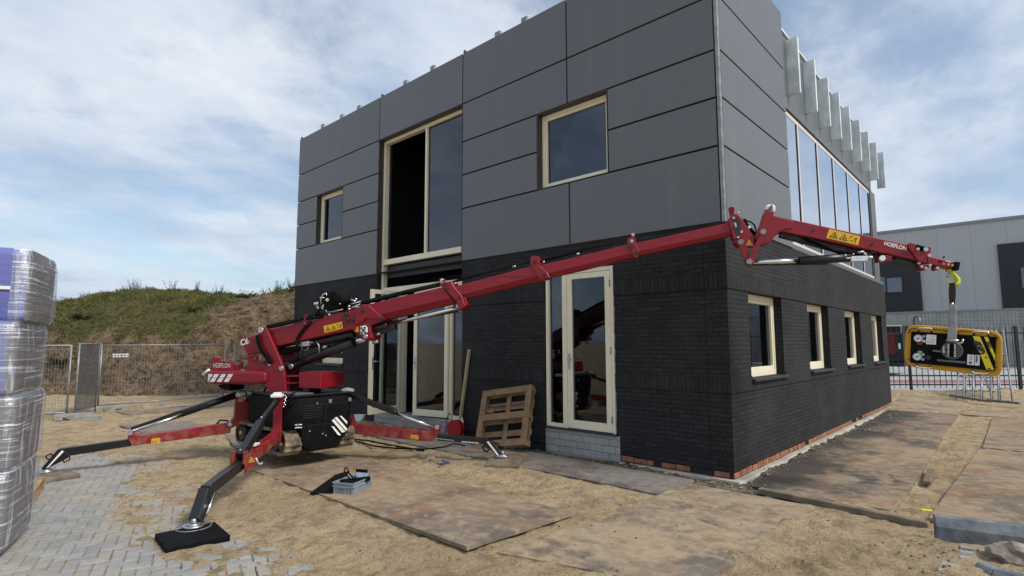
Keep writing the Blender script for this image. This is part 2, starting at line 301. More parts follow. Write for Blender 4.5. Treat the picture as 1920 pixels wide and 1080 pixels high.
def m_corr(name, c1, c2, pitch, seam, rough=0.5):
    t = NT(name); p = t.pos(); s = t.N('ShaderNodeSeparateXYZ'); t.L(p, s.inputs[0])
    x = s.outputs[0]; fr = t.math('FRACT', t.math('MULTIPLY', x, 1/pitch)); ln = t.math('LESS_THAN', fr, 0.012)
    n = t.noise(t.mapping(p, (1, 1, .15)), 1.2, 4); c = t.mix(n, c1, c2); c = t.mix(t.math('MULTIPLY', ln, 0.6), c, seam)
    w = t.math('SINE', t.math('MULTIPLY', x, 2*math.pi/0.1))
    return t.done(t.principled(c, rough, 0, t.bump(w, 0.12, 0.01), 0.4))
MT['warehousegrey'] = m_corr('pale_grey_cladding', (0.43, 0.445, 0.465), (0.47, 0.485, 0.50), 2.3, (0.17, 0.18, 0.19))
MT['warehousedark'] = m_corr('dark_grey_cladding', (0.018, 0.021, 0.026), (0.024, 0.028, 0.034), 1.15, (0.012, 0.013, 0.016))
MT['darkglass'] = mottled('dark_window_glass', (0.05, 0.085, 0.13), (0.08, 0.12, 0.17), 0.3, 0.08, 0.0, spec=1.0)
MT['wallconcrete'] = mottled('grey_concrete_wall', (0.27, 0.275, 0.255), (0.36, 0.365, 0.34), 1.2, 0.9, bump=0.1)
MT['street'] = mottled('grey_street_paving', (0.30, 0.31, 0.315), (0.38, 0.39, 0.395), 1.3, 0.9)
MT['redstrip'] = mottled('red_cycle_strip', (0.33, 0.135, 0.13), (0.27, 0.12, 0.115), 1.5, 0.9)

def m_pack():
    t = NT('stacked_board_edges'); p = t.pos(); s = t.N('ShaderNodeSeparateXYZ'); t.L(p, s.inputs[0])
    n = t.noise(t.mapping(p, (1.2, 1.2, 55)), 1.0, 4, 0.6); n2 = t.noise(p, 25, 4)
    c = t.mix(t.ramp(n, [(0.35, 0.0), (0.65, 1.0)]), (0.075, 0.062, 0.05), (0.20, 0.175, 0.155))
    c = t.mix(t.math('MULTIPLY', n2, 0.4), c, (0.12, 0.10, 0.085))
    return t.done(t.principled(c, 0.85, 0, t.bump(n, 0.4, 0.01), 0.2))
MT['pack'] = m_pack()
def m_film():
    t = NT('purple_film'); p = t.pos(); n = t.noise(t.mapping(p, (2, 2, 9)), 2.2, 6, 0.6, 0.8); n2 = t.noise(p, 0.9, 3)
    c = t.mix(t.ramp(n2, [(0.3, 0.0), (0.7, 1.0)]), (0.10, 0.115, 0.36), (0.16, 0.18, 0.46))
    c = t.mix(t.ramp(n, [(0.60, 0.0), (0.72, 0.4)]), c, (0.42, 0.42, 0.62))
    return t.done(t.principled(c, 0.28, 0, t.bump(n, 0.35, 0.02), 0.5))
MT['film'] = m_film()
def m_wrap():
    t = NT('clear_stretch_wrap'); p = t.pos()
    s = t.N('ShaderNodeSeparateXYZ'); t.L(p, s.inputs[0])
    n = t.noise(t.mapping(p, (1.0, 1.0, 46), (R(5), R(-7), 0)), 1.0, 5, 0.6, 0.4)
    n2 = t.noise(t.mapping(p, (14, 14, 1.0)), 1.0, 4, 0.6, 0.6); n3 = t.noise(p, 5, 5)
    a = t.ramp(n, [(0.555, 0.0), (0.63, 1.0)]); a = t.math('MULTIPLY', a, t.ramp(n3, [(0.35, 0.15), (0.55, 1.0)]))
    b = t.math('MULTIPLY', t.ramp(n2, [(0.56, 0.0), (0.70, 0.55)]), 1.0)
    al = t.math('ADD', t.math('MULTIPLY', a, 0.62), t.math('ADD', b, 0.17), clamp=True)
    tr = t.N('ShaderNodeBsdfTransparent')
    pr = t.principled((0.70, 0.74, 0.84), 0.22, 0, t.bump(t.math('ADD', n, n2), 0.5, 0.02), 0.6)
    mx = t.N('ShaderNodeMixShader'); t.L(al, mx.inputs[0]); t.L(tr.outputs[0], mx.inputs[1]); t.L(pr, mx.inputs[2])
    gl = t.N('ShaderNodeBsdfGlossy'); gl.inputs['Roughness'].default_value = 0.2; t.L(t.bump(t.math('ADD', n, n2), 0.6, 0.02), gl.inputs['Normal'])
    m2 = t.N('ShaderNodeMixShader'); m2.inputs[0].default_value = 0.10; t.L(mx.outputs[0], m2.inputs[1]); t.L(gl.outputs[0], m2.inputs[2])
    return t.done(m2.outputs[0])
MT['wrap'] = m_wrap()
def m_net():
    t = NT('grey_dust_net'); p = t.pos(); n = t.noise(p, 3, 5)
    tr = t.N('ShaderNodeBsdfTransparent'); pr = t.principled(t.mix(n, (0.05, 0.052, 0.055), (0.11, 0.11, 0.115)), 0.9)
    mx = t.N('ShaderNodeMixShader'); t.put(mx.inputs[0], t.ramp(n, [(0.3, 0.55), (0.7, 0.8)])); t.L(tr.outputs[0], mx.inputs[1]); t.L(pr, mx.inputs[2])
    return t.done(mx.outputs[0])
MT['net'] = m_net()

# ------------------------------------------------------------------ mesh building
ORG = {}                                   # world origin of every object made here
class MB:
    def __init__(s): s.v = []; s.f = []; s.sm = []
    def add(s, vs, fs, smooth=False):
        o = len(s.v); s.v += [tuple(float(c) for c in x) for x in vs]
        for f in fs: s.f.append([i+o for i in f]); s.sm.append(smooth)
        return s
    def box(s, x0, x1, y0, y1, z0, z1):
        vs = [(x, y, z) for z in (z0, z1) for y in (y0, y1) for x in (x0, x1)]
        return s.add(vs, [(0, 2, 3, 1), (4, 5, 7, 6), (0, 1, 5, 4), (2, 6, 7, 3), (0, 4, 6, 2), (1, 3, 7, 5)])
    def obox(s, c, ex, ey, ez, hx, hy, hz):
        c = np.array(c, float); ex, ey, ez = [np.array(e, float) for e in (ex, ey, ez)]
        vs = [c+ex*hx*a+ey*hy*b+ez*hz*d for d in (-1, 1) for b in (-1, 1) for a in (-1, 1)]
        return s.add(vs, [(0, 2, 3, 1), (4, 5, 7, 6), (0, 1, 5, 4), (2, 6, 7, 3), (0, 4, 6, 2), (1, 3, 7, 5)])
    def bar(s, p, q, w, h, up=(0, 0, 1)):   # rectangular bar from p to q; w sideways, h along up
        p = np.array(p, float); q = np.array(q, float); d = q-p; l = np.linalg.norm(d); d = d/l
        up = np.array(up, float); sd_ = np.cross(d, up); sd_ /= np.linalg.norm(sd_); u2 = np.cross(sd_, d)
        return s.obox((p+q)/2, d, sd_, u2, l/2, w/2, h/2)
    def prism(s, poly, ext):
        n = len(poly); poly = [np.array(p, float) for p in poly]; ext = np.array(ext, float)
        vs = poly + [p+ext for p in poly]
        return s.add(vs, [tuple(range(n)), tuple(range(2*n-1, n-1, -1))] + [(i, (i+1) % n, n+(i+1) % n, n+i) for i in range(n)])
    def cyl(s, p, q, r, seg=14, r2=None):
        p = np.array(p, float); q = np.array(q, float); r2 = r if r2 is None else r2
        d = q-p; d = d/np.linalg.norm(d); a = np.array([0, 0, 1.0]) if abs(d[2]) < .9 else np.array([1.0, 0, 0])
        e1 = np.cross(d, a); e1 /= np.linalg.norm(e1); e2 = np.cross(d, e1)
        an = [2*math.pi*i/seg for i in range(seg)]
        vs = [p+r*(e1*math.cos(x)+e2*math.sin(x)) for x in an]+[q+r2*(e1*math.cos(x)+e2*math.sin(x)) for x in an]
        s.add(vs, [(i, (i+1) % seg, seg+(i+1) % seg, seg+i) for i in range(seg)], True)
        o = len(s.v)-2*seg
        s.f.append([o+i for i in range(seg)]); s.f.append([o+seg+i for i in range(seg)][::-1]); s.sm += [False, False]
        return s
    def tube(s, path, r, seg=8):
        path = [np.array(p, float) for p in path]; n = len(path); o = len(s.v); pe = None
        for i, p in enumerate(path):
            d = path[min(i+1, n-1)]-path[max(i-1, 0)]; d = d/np.linalg.norm(d)
            if pe is None:
                a = np.array([0, 0, 1.0]) if abs(d[2]) < .9 else np.array([1.0, 0, 0]); e1 = np.cross(d, a)
            else: e1 = pe-d*(pe @ d)
            e1 /= np.linalg.norm(e1); pe = e1; e2 = np.cross(d, e1)
            s.v += [tuple(p+r*(e1*math.cos(2*math.pi*k/seg)+e2*math.sin(2*math.pi*k/seg))) for k in range(seg)]
        for i in range(n-1):
            for k in range(seg):
                s.f.append([o+i*seg+k, o+i*seg+(k+1) % seg, o+(i+1)*seg+(k+1) % seg, o+(i+1)*seg+k]); s.sm.append(True)
        s.f.append([o+k for k in range(seg)]); s.f.append([o+(n-1)*seg+k for k in range(seg)][::-1]); s.sm += [False, False]
        return s
    def ball(s, c, r, seg=10, sc=(1, 1, 1)):
        c = np.array(c, float); rings = seg//2; vs = []; fs = []
        for i in range(rings+1):
            th = math.pi*i/rings
            for k in range(seg):
                ph = 2*math.pi*k/seg; vs.append(c+r*np.array([math.sin(th)*math.cos(ph)*sc[0], math.sin(th)*math.sin(ph)*sc[1], math.cos(th)*sc[2]]))
        for i in range(rings):
            for k in range(seg): fs.append((i*seg+k, i*seg+(k+1) % seg, (i+1)*seg+(k+1) % seg, (i+1)*seg+k))
        return s.add(vs, fs, True)
    def loft(s, a, b):                       # two rings of equal length
        n = len(a); return s.add(list(a)+list(b), [tuple(range(n)), tuple(range(2*n-1, n-1, -1))]+[(i, (i+1) % n, n+(i+1) % n, n+i) for i in range(n)])
    def build(s, name, mat, parent=None, bevel=0.0, loc=None, seg=1, weld=False):
        org = ORG[parent.name] if parent is not None else np.array(loc if loc is not None else (0, 0, 0), float)
        me = bpy.data.meshes.new(name); bm = bmesh.new()
        vv = [bm.verts.new(tuple(np.array(v)-org)) for v in s.v]
        for f, sm in zip(s.f, s.sm):
            try: fc = bm.faces.new([vv[i] for i in f]); fc.smooth = sm
            except ValueError: pass
        if weld: bmesh.ops.remove_doubles(bm, verts=bm.verts, dist=1e-5)
        bmesh.ops.recalc_face_normals(bm, faces=bm.faces)
        if bevel:
            ed = [e for e in bm.edges if len(e.link_faces) == 2 and not (e.link_faces[0].smooth and e.link_faces[1].smooth) and e.calc_face_angle(0) > 0.5]
            bmesh.ops.bevel(bm, geom=ed, offset=bevel, segments=seg, profile=0.5, affect='EDGES', clamp_overlap=True)
        bm.to_mesh(me); bm.free()
        return link(name, me, mat, parent, org)
def link(name, me, mat, parent, org):
    if mat is not None: me.materials.append(MT[mat] if isinstance(mat, str) else mat)
    o = bpy.data.objects.new(name, me); COL.objects.link(o); ORG[o.name] = np.array(org, float)
    if parent is not None: o.parent = parent
    else: o.location = tuple(org)
    return o
def thing(name, loc, label, cat, group=None):
    o = bpy.data.objects.new(name, None); COL.objects.link(o); o.location = tuple(loc); o.empty_display_size = 0.2
    ORG[o.name] = np.array(loc, float); return tag(o, label, cat, group)
def tag(o, label, cat, group=None, kind=None):
    o['label'] = label; o['category'] = cat
    if group: o['group'] = group
    if kind: o['kind'] = kind
    return o
def struct(o): o['kind'] = 'structure'; return o
def copy_tree(o, parent=None):
    c = o.copy(); COL.objects.link(c); c.parent = parent; ORG[c.name] = ORG[o.name]
    for ch in list(o.children): copy_tree(ch, c)
    return c
def text(body, size, org, ex, ey, mat, parent, name='lettering', align='LEFT', lift=0.003, shear=0.0, sx=1.0, bold=0.0):
    cu = bpy.data.curves.new('t', 'FONT'); cu.body = body; cu.size = size; cu.align_x = align; cu.align_y = 'CENTER'; cu.shear = shear; cu.offset = bold
    to = bpy.data.objects.new('t', cu); COL.objects.link(to); dg = bpy.context.evaluated_depsgraph_get(); dg.update()
    me = bpy.data.meshes.new_from_object(to.evaluated_get(dg)); bpy.data.objects.remove(to)
    ex = np.array(ex, float); ey = np.array(ey, float); ex /= np.linalg.norm(ex); ey = ey-ex*(ey @ ex); ey /= np.linalg.norm(ey); n = np.cross(ex, ey); n /= np.linalg.norm(n)
    og = ORG[parent.name]; me.name = name
    for v in me.vertices: v.co = Vector(np.array(org)+ex*v.co.x*sx+ey*v.co.y+n*lift-og)
    me.materials.clear(); me.update()
    return link(name, me, mat, parent, og)

# ================================================================== GROUND
def vnoise(x, y, seed=0):
    xi = np.floor(x).astype(np.int64); yi = np.floor(y).astype(np.int64); xf = x-xi; yf = y-yi
    def h(a, b):
        n = (a*374761393+b*668265263+seed*974634777) & 0x7fffffff; n = ((n ^ (n >> 13))*1274126177) & 0x7fffffff; return ((n ^ (n >> 16)) & 0xffff)/65535.0
    u = xf*xf*(3-2*xf); w = yf*yf*(3-2*yf)
    return (h(xi, yi)*(1-u)+h(xi+1, yi)*u)*(1-w)+(h(xi, yi+1)*(1-u)+h(xi+1, yi+1)*u)*w
def fbm(x, y, oct_=4, seed=0, gain=0.5):
    t = 0; a = 1; n = 0
    for i in range(oct_): t = t+a*vnoise(x, y, seed+i*17); n += a; a *= gain; x = x*2.03+3.1; y = y*2.03+1.7
    return t/n
def grid_mesh(name, xs, ys, hfun):
    X, Y = np.meshgrid(xs, ys); Z, extra = hfun(X, Y); nx, ny = len(xs), len(ys)
    co = np.stack([X, Y, Z], -1).reshape(-1, 3)
    i = np.arange((nx-1)*(ny-1)); r = i//(nx-1); c = i % (nx-1); a = r*nx+c
    fc = np.stack([a, a+1, a+nx+1, a+nx], -1)
    me = bpy.data.meshes.new(name); me.vertices.add(len(co)); me.vertices.foreach_set('co', co.ravel())
    me.loops.add(fc.size); me.loops.foreach_set('vertex_index', fc.ravel().astype(np.int32))
    me.polygons.add(len(fc)); me.polygons.foreach_set('loop_start', (np.arange(len(fc))*4).astype(np.int32)); me.polygons.foreach_set('loop_total', np.full(len(fc), 4, np.int32))
    me.polygons.foreach_set('use_smooth', np.ones(len(fc), bool)); me.update(); me.validate()
    if extra is not None:
        at = me.attributes.new('bare', 'FLOAT', 'POINT'); at.data.foreach_set('value', extra.ravel().astype(np.float32))
    return me
GZ = -0.12
# rolled-steel road plates: (corners, tilt corner lifts, tint (black staining, grey, sand))
PLATES = [
 ([(-5.30,-3.86),(-0.78,-3.90),(-0.66,-2.56),(-5.18,-2.44)], (0.35,0.15,0.6), 'brown steel road plate under the grey crate, half buried in sand'),
 ([(-6.7,-1.16),(-0.46,-1.20),(-0.42,-0.30),(-6.7,-0.30)], (0.65,0.9,0.2), 'long grey steel road plate in front of the doors and leaning pallet'),
 ([(-0.60,-3.72),(0.92,-3.30),(1.03,-0.50),(-0.40,-0.44)], (0.5,0.3,0.8), 'sandy steel road plate off the near corner of the dark building'),
 ([(0.21,-0.12),(1.70,-0.13),(1.59,5.68),(0.20,5.66)], (1.0,0.05,0.5), 'black stained steel road plate along the side wall, nearest the corner'),
 ([(0.20,5.80),(1.56,5.79),(1.51,10.0),(0.05,10.05)], (1.0,0.1,0.3), 'dark steel road plate along the side wall, second from the corner'),
 ([(0.0,10.12),(1.49,10.12),(1.46,15.4),(-0.30,15.2)], (0.3,0.2,0.85), 'tan steel road plate past the far end of the side wall'),
 ([(1.98,-0.20),(3.5,-0.15),(3.6,4.93),(2.13,4.93)], (0.45,0.0,0.5), 'rusty brown steel road plate behind the blue-grey kerbstone'),
 ([(2.17,4.99),(3.7,5.0),(3.7,10.2),(2.13,10.2)], (0.15,0.1,0.55), 'rust coloured steel road plate beyond the brown one at the right edge'),
 ([(1.55,10.25),(6.5,10.3),(6.5,11.8),(1.53,11.8)], (0.2,0.2,0.8), 'pale sandy steel road plate laid crosswise in front of the trestle frames'),
 ([(-11.6,-4.05),(-8.9,-3.95),(-8.85,-2.9),(-11.4,-2.8)], (0.3,0.8,0.1), 'grey steel road plate lying behind the left outrigger arm'),
 ([(-8.75,-2.95),(-7.0,-3.4),(-6.7,-2.0),(-8.4,-1.75)], (0.2,0.7,0.2), 'grey steel road plate beside the crawler tracks'),
 ([(-14.7,-3.5),(-13.6,-3.4),(-14.2,1.2),(-15.3,1.1)], (0.8,0.3,0.2), 'dark steel road plate at the foot of the mobile fence'),
]
PAVE_C = [(-7.7,-5.45),(-7.0,-4.92),(-6.1,-4.93),(-5.7,-5.15),(-4.7,-5.62),(-4.0,-5.72),(-3.1,-5.80),(-2.2,-5.62),(-1.5,-5.70),(-0.9,-6.2),(-0.6,-8.2),(-8.6,-8.2),(-8.5,-5.9)]
def poly_dist(X, Y, poly):                   # signed distance, positive inside
    d = np.full(X.shape, 1e9); ins = np.zeros(X.shape, bool); n = len(poly)
    for i in range(n):
        x0, y0 = poly[i]; x1, y1 = poly[(i+1) % n]; dx, dy = x1-x0, y1-y0
        t = np.clip(((X-x0)*dx+(Y-y0)*dy)/(dx*dx+dy*dy), 0, 1); d = np.minimum(d, np.hypot(X-x0-t*dx, Y-y0-t*dy))
        c = ((y0 > Y) != (y1 > Y)) & (X < (x1-x0)*(Y-y0)/((y1-y0) if y1 != y0 else 1e-9)+x0); ins ^= c
    return np.where(ins, d, -d)
DENTS = [(rng.uniform(-7, 2.6), rng.uniform(-6.5, -0.2), rng.uniform(.06, .16), rng.uniform(.012, .035)) for _ in range(260)]
def sand_h(X, Y):
    near = (np.abs(X) < 30) & (np.abs(Y) < 30)
    n = (fbm(X*0.7, Y*0.7, 3, 1)-0.5)*0.05+(fbm(X*4, Y*4, 4, 5)-0.5)*0.055+(fbm(X*12, Y*12, 3, 9)-0.5)*0.05
    for (dx, dy, r, a) in DENTS:
        q = ((X-dx)**2+((Y-dy)*1.3)**2)/(r*r); n = n-np.where(q < 6, a*np.exp(-q)-a*0.45*np.exp(-(np.sqrt(q)-1.5)**2*4), 0)
    # caterpillar tread prints
    for (x0, y0, x1, y1, w) in ((1.85, -0.3, 1.75, 5.5, .16), (-0.2, -4.6, 1.9, -1.2, .22), (-2.6, -4.9, -0.4, -4.4, .2), (-4.2, -1.9, -1.2, -1.7, .22), (0.2, -5.2, 1.6, -1.4, .24), (-0.9, -5.0, 2.2, -2.2, .22), (-10.5, -2.4, -7.2, -4.6, .22), (-11, -3.2, -7.6, -5.4, .22)):
        L_ = math.hypot(x1-x0, y1-y0); tx, ty = (x1-x0)/L_, (y1-y0)/L_; a = (X-x0)*tx+(Y-y0)*ty; b = (Y-y0)*tx-(X-x0)*ty
        m = np.exp(-(b/w)**4)*((a > 0) & (a < L_))*(0.3+0.9*fbm(X*1.5, Y*1.5, 2, 33)); n = n+m*(np.sin(a*2*math.pi/0.17)*0.02-0.016)
    n = n+0.05*np.exp(-((X-2.35)**2+(Y+1.6)**2)/0.5)+0.07*np.exp(-((X-2.75)**2+(Y+1.0)**2)/0.15)
    yf = Y-(17.53+0.88*X)                    # loose soil bank in front of the yard fence
    n = n+np.where((X > -8) & (Y > 8), 0.12*np.exp(-((yf+1.0)/1.1)**2)*(0.4+fbm(X*2, Y*2, 3, 21)), 0)
    z = GZ+np.where(near, n, 0)
    for c, tint, lab in PLATES:
        d = poly_dist(X, Y, c); thr = GZ+0.014; e = 0.16 if c[0][0] > -6 else 0.1
        inn = thr-0.012-0.05*np.clip(d/e, 0, 1)+(fbm(X*2.2, Y*2.2, 4, 44)-0.36)*(0.24 if tint[2] > .6 else 0.17)*np.exp(-np.clip(d, 0, 9)/(0.22 if tint[2] > .6 else .07))+np.clip(fbm(X*.9, Y*.9, 4, 55)-.57, 0, 1)*.55*tint[2]
        z = np.where(d > 0, np.minimum(inn, z+0.02), np.where(d > -0.10, z+(np.minimum(z, GZ+0.006)-z)*(1+d/0.10), z))
    d = poly_dist(X, Y, PAVE_C)+(fbm(X*1.7, Y*1.7, 4, 61)-0.5)*0.6-0.14
    z = z+(GZ-0.065-z)*np.clip(d/0.35+0.45, 0, 1)**1.5
    d = np.maximum.reduce([-(X+8.6), X+0.6, -(Y+8.2), Y+4.8])
    bx = np.minimum.reduce([X+12.2, -X, Y-0.25, 11.4-Y])           # under the building
    z = np.where(bx > 0, GZ-0.1, z)
    z = np.where(Y > 17.9+0.88*X, np.where(X > -9, GZ-0.25, z), z)   # street beyond the yard fence
    return z, None
def axis(parts):
    out = []
    for a, b, st in parts: out += list(np.arange(a, b, st))
    return np.array(out+[parts[-1][1]])
xs = axis([(-1500,-200,130),(-200,-40,20),(-40,-17,1.0),(-17,-9,0.14),(-9,3.4,0.042),(3.4,8,0.2),(8,40,2),(40,200,20),(200,1500,130)])
ys = axis([(-1500,-200,130),(-200,-30,17),(-30,-8.4,1.2),(-8.4,1.0,0.042),(1.0,7,0.08),(7,22,0.14),(22,60,2),(60,200,14),(200,1500,130)])
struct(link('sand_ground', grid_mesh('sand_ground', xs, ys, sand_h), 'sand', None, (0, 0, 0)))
# loose stones and crumbs on the sand
mb = MB()
def pebble(x, y, z, r):
    vs = [(x+r*a*random.uniform(.6, 1.3), y+r*b*random.uniform(.6, 1.3), z+r*c*random.uniform(.4, .9)) for a, b, c in ((1,0,0),(-1,0,0),(0,1,0),(0,-1,0),(0,0,1),(0,0,-1))]
    mb.add(vs, [(0,2,4),(2,1,4),(1,3,4),(3,0,4),(2,0,5),(1,2,5),(3,1,5),(0,3,5)])
pts = [(random.uniform(-7, 2.8), random.uniform(-6.2, -0.1), random.choice((.006, .008, .010, .014))) for _ in range(1500)]
pts += [(random.uniform(.03, .4)+random.random()**3*.5, random.uniform(-.2, 11), random.choice((.008, .012, .02, .03))) for _ in range(700)]
pts += [(random.uniform(-8, .1), -random.uniform(.02, .35), random.choice((.008, .012, .018, .025))) for _ in range(420)]
pts += [(random.uniform(1.9, 2.9), random.uniform(-2, -.6), random.choice((.006, .009, .014))) for _ in range(160)]
zz, _ = sand_h(np.array([p[0] for p in pts]), np.array([p[1] for p in pts]))
for (x, y, r), z in zip(pts, zz):
    zp = max(z, GZ+0.013) if any(poly_dist(np.array([x]), np.array([y]), c)[0] > 0 for c, _, _ in PLATES) else z
    pebble(x, y, zp+r*.2, r)
tag(mb.build('loose_gravel', mottled('mixed_gravel', (0.07, 0.056, 0.04), (0.34, 0.27, 0.19), 25, 0.9, lo=.42, hi=.58)), 'scattered small stones and dark crumbs lying on the sand', 'gravel', kind='stuff')

# steel road plates
for c, tint, lab in PLATES:
    mb = MB(); cx = sum(p[0] for p in c)/4; cy = sum(p[1] for p in c)/4; lift = [random.uniform(-.004, .012) for _ in c]; lift = [0, .035, .05, 0] if 'grey crate' in lab else [-.012, -.014, -.006, -.012] if 'near corner' in lab else lift
    # a gently bowed sheet: subdivide into a 12 x 12 grid with thickness
    n = 14; top = []
    for j in range(n+1):
        for i in range(n+1):
            a, b = i/n, j/n; p = [(1-a)*(1-b)*np.array(c[0])+a*(1-b)*np.array(c[1])+a*b*np.array(c[2])+(1-a)*b*np.array(c[3])][0]
            z = GZ+0.024+(1-a)*(1-b)*lift[0]+a*(1-b)*lift[1]+a*b*lift[2]+(1-a)*b*lift[3]+0.006*(vnoise(np.array([a*4]), np.array([b*4]), int(abs(cx)*100))[0]-.5)
            e = 0.012*(vnoise(np.array([a*23+b*31]), np.array([1.5]), 3)[0]-.5) if (i in (0, n) or j in (0, n)) else 0
            top.append((p[0]+e, p[1]+e, z))
    N1 = n+1; vs = top+[(x, y, z-0.034) for x, y, z in top]; K = N1*N1; fs = []
    for j in range(n):
        for i in range(n):
            a = j*N1+i; fs += [(a, a+1, a+N1+1, a+N1), (K+a, K+a+N1, K+a+N1+1, K+a+1)]
    for i in range(n):
        fs += [(i, K+i, K+i+1, i+1), (n*N1+i, n*N1+i+1, K+n*N1+i+1, K+n*N1+i), (i*N1, (i+1)*N1, K+(i+1)*N1, K+i*N1), (i*N1+n, K+i*N1+n, K+(i+1)*N1+n, (i+1)*N1+n)]
    mb.add(vs, fs)
    o = mb.build('road_plate', 'plate', None, loc=(cx, cy, GZ)); o.color = tint+(1,)
    tag(o, lab, 'road plate', 'steel road plates laid on the sand')

# block paving in herringbone, sand drifting over its edge
mb = MB(); tones = []; u0, v0 = np.array([.955, -.297]), np.array([.297, .955]); Lb, Wb = .205, .1025
ctr = np.array([-4.6, -6.4])
cells = set()
for i in range(-42, 43):
    for j in range(-42, 43):
        k = (i-j) % 4
        if k == 0: rect = (i*Wb, j*Wb, 2*Wb, Wb)
        elif k == 2: rect = None; 
        else: rect = None
        for rc in ([(i*Wb, j*Wb, 2*Wb, Wb)] if k == 0 else [(i*Wb, j*Wb, Wb, 2*Wb)] if k == 3 else []):
            cells.add(rc)
for (a, b, w, h) in cells:
    cc = ctr+u0*(a+w/2)+v0*(b+h/2)
    if not (-8.6 < cc[0] < -0.7 and -8.2 < cc[1] < -4.5): continue
    if poly_dist(np.array([cc[0]]), np.array([cc[1]]), PAVE_C)[0] < -0.7: continue
    hz = random.uniform(-.005, .003); g = .0042; t0 = random.random()
    if random.random() < .006: hz -= .03
    def q(x, y, z): p = ctr+u0*x+v0*y; return (p[0], p[1], GZ+z+hz)
    bv = .006; x0, x1, y0, y1 = a+g, a+w-g, b+g, b+h-g
    vs = [q(x0, y0, -.05), q(x1, y0, -.05), q(x1, y1, -.05), q(x0, y1, -.05), q(x0, y0, -.008), q(x1, y0, -.008), q(x1, y1, -.008), q(x0, y1, -.008), q(x0+bv, y0+bv, 0), q(x1-bv, y0+bv, 0), q(x1-bv, y1-bv, 0), q(x0+bv, y1-bv, 0)]
    mb.add(vs, [(0, 1, 5, 4), (1, 2, 6, 5), (2, 3, 7, 6), (3, 0, 4, 7), (4, 5, 9, 8), (5, 6, 10, 9), (6, 7, 11, 10), (7, 4, 8, 11), (8, 9, 10, 11)]); tones += [t0]*12
o = mb.build('block_paving', 'paver'); at = o.data.attributes.new('tone', 'FLOAT', 'POINT'); at.data.foreach_set('value', np.array(tones, np.float32)); struct(o)
mb = MB(); mb.prism([(x, y, GZ-.10) for x, y in PAVE_C], (0, 0, .092)); struct(mb.build('paving_bed', 'sand'))

# street beyond the yard fence
def strip(name, mat, o0, o1, z):
    mb = MB(); P = lambda x, o: (x, 17.53+0.88*x+o*1.332, z)
    mb.add([P(-40, o0), P(70, o0), P(70, o1), P(-40, o1)], [(0, 1, 2, 3)]); return struct(mb.build(name, mat))
strip('pavement', 'street', 0.5, 5.2, GZ-.03); strip('cycle_strip', 'redstrip', 5.2, 6.9, GZ-.026); strip('street', 'street', 6.9, 24, GZ-.03)

# earth mound with rough grass
HF = np.array([_fw[0], _fw[1]])/math.hypot(_fw[0], _fw[1]); HR = np.array([HF[1], -HF[0]])
CREST = [(-60, 2.2), (-40, 2.6), (-30, 3.05), (-25, 3.45), (-21.5, 3.75), (-19.5, 4.1), (-18.3, 4.3), (-16.8, 4.22), (-14.5, 4.05), (-13.5, 3.98), (-12.5, 4.15), (-11.5, 4.32), (-10, 4.36), (-6, 4.3), (0, 4.0), (10, 3.5), (30, 2)]
def hill_h(X, Y):
    a = (X-CP[0])*HF[0]+(Y-CP[1])*HF[1]; b = (X-CP[0])*HR[0]+(Y-CP[1])*HR[1]
    zc = np.interp(b, [c[0] for c in CREST], [c[1] for c in CREST]); foot = 19.6+(fbm(b*.5, b*0, 3, 3)-.5)*1.6
    s = np.clip((a-foot)/(28.0-foot), 0, 1); steep = np.clip((a-foot)/2.4, 0, 1)
    prof = 0.30*(steep*steep*(3-2*steep))+0.70*(s*(2-s))
    n = (fbm(X*.55, Y*.55, 4, 71)-.5)*.8*s*(1.15-s)*2+(fbm(X*2.2, Y*2.2, 4, 72)-.5)*.28*np.clip(s*4, 0, 1)+(fbm(X*7, Y*7, 3, 73)-.5)*.10*np.clip(s*6, 0, 1)
    back = np.clip((a-36)/25, 0, 1)
    n = n-np.where(s > .92, (fbm(X*.55, Y*.55, 4, 71)-.5)*.0, 0)
    z = GZ-0.06+(zc-GZ)*prof*(1-back*back)+n
    right = np.clip((b+14.2+(a-26)*.25+(fbm(X*.8, Y*.8, 3, 8)-.5)*3)/2.0, 0, 1)
    bare = np.maximum(np.clip(1.15-s*3.2, 0, 1), right*0.9)
    return z, bare
hx = axis([(-95,-46,3),(-46,-13.5,0.16),(-13.5,-8,1.0)]); hy = axis([(-40,-14,2.0),(-14,13,0.16),(13,60,2.5)])
struct(link('earth_mound', grid_mesh('earth_mound', hx, hy, hill_h), 'hill', None, (0, 0, 0)))
def blade(mb, x, y, z, h, lean, w):
    an = random.uniform(0, 6.283); dx, dy = math.cos(an), math.sin(an); la = random.uniform(0, 6.283); lx, ly = math.cos(la)*lean*h, math.sin(la)*lean*h
    mb.add([(x-dx*w, y-dy*w, z-.03), (x+dx*w, y+dy*w, z-.03), (x+dx*w*.6+lx*.45, y+dy*w*.6+ly*.45, z+h*.6), (x+lx, y+ly, z+h)], [(0, 1, 2), (0, 2, 3)])
mb = MB(); K = 48000
A_ = rng.uniform(19.8, 31, K); B_ = rng.uniform(-27, -8, K); X_ = CP[0]+HF[0]*A_+HR[0]*B_; Y_ = CP[1]+HF[1]*A_+HR[1]*B_
Z_, Ba_ = hill_h(X_, Y_); dens = fbm(X_*.7, Y_*.7, 4, 90)
for x, y, z, ba, dn in zip(X_, Y_, Z_, Ba_, dens):
    if ba > .40+(dn-.5)*2.2 or random.random() > (dn-.36)*3.4: continue
    h = random.uniform(.07, .22)*(0.6+dn)
    for _ in range(3): blade(mb, x+random.uniform(-.1, .1), y+random.uniform(-.1, .1), z, h*random.uniform(.5, 1.0), .8, .013)
tag(mb.build('rough_grass', 'grass'), 'rough green and straw coloured grass covering the earth mound', 'grass', kind='stuff')
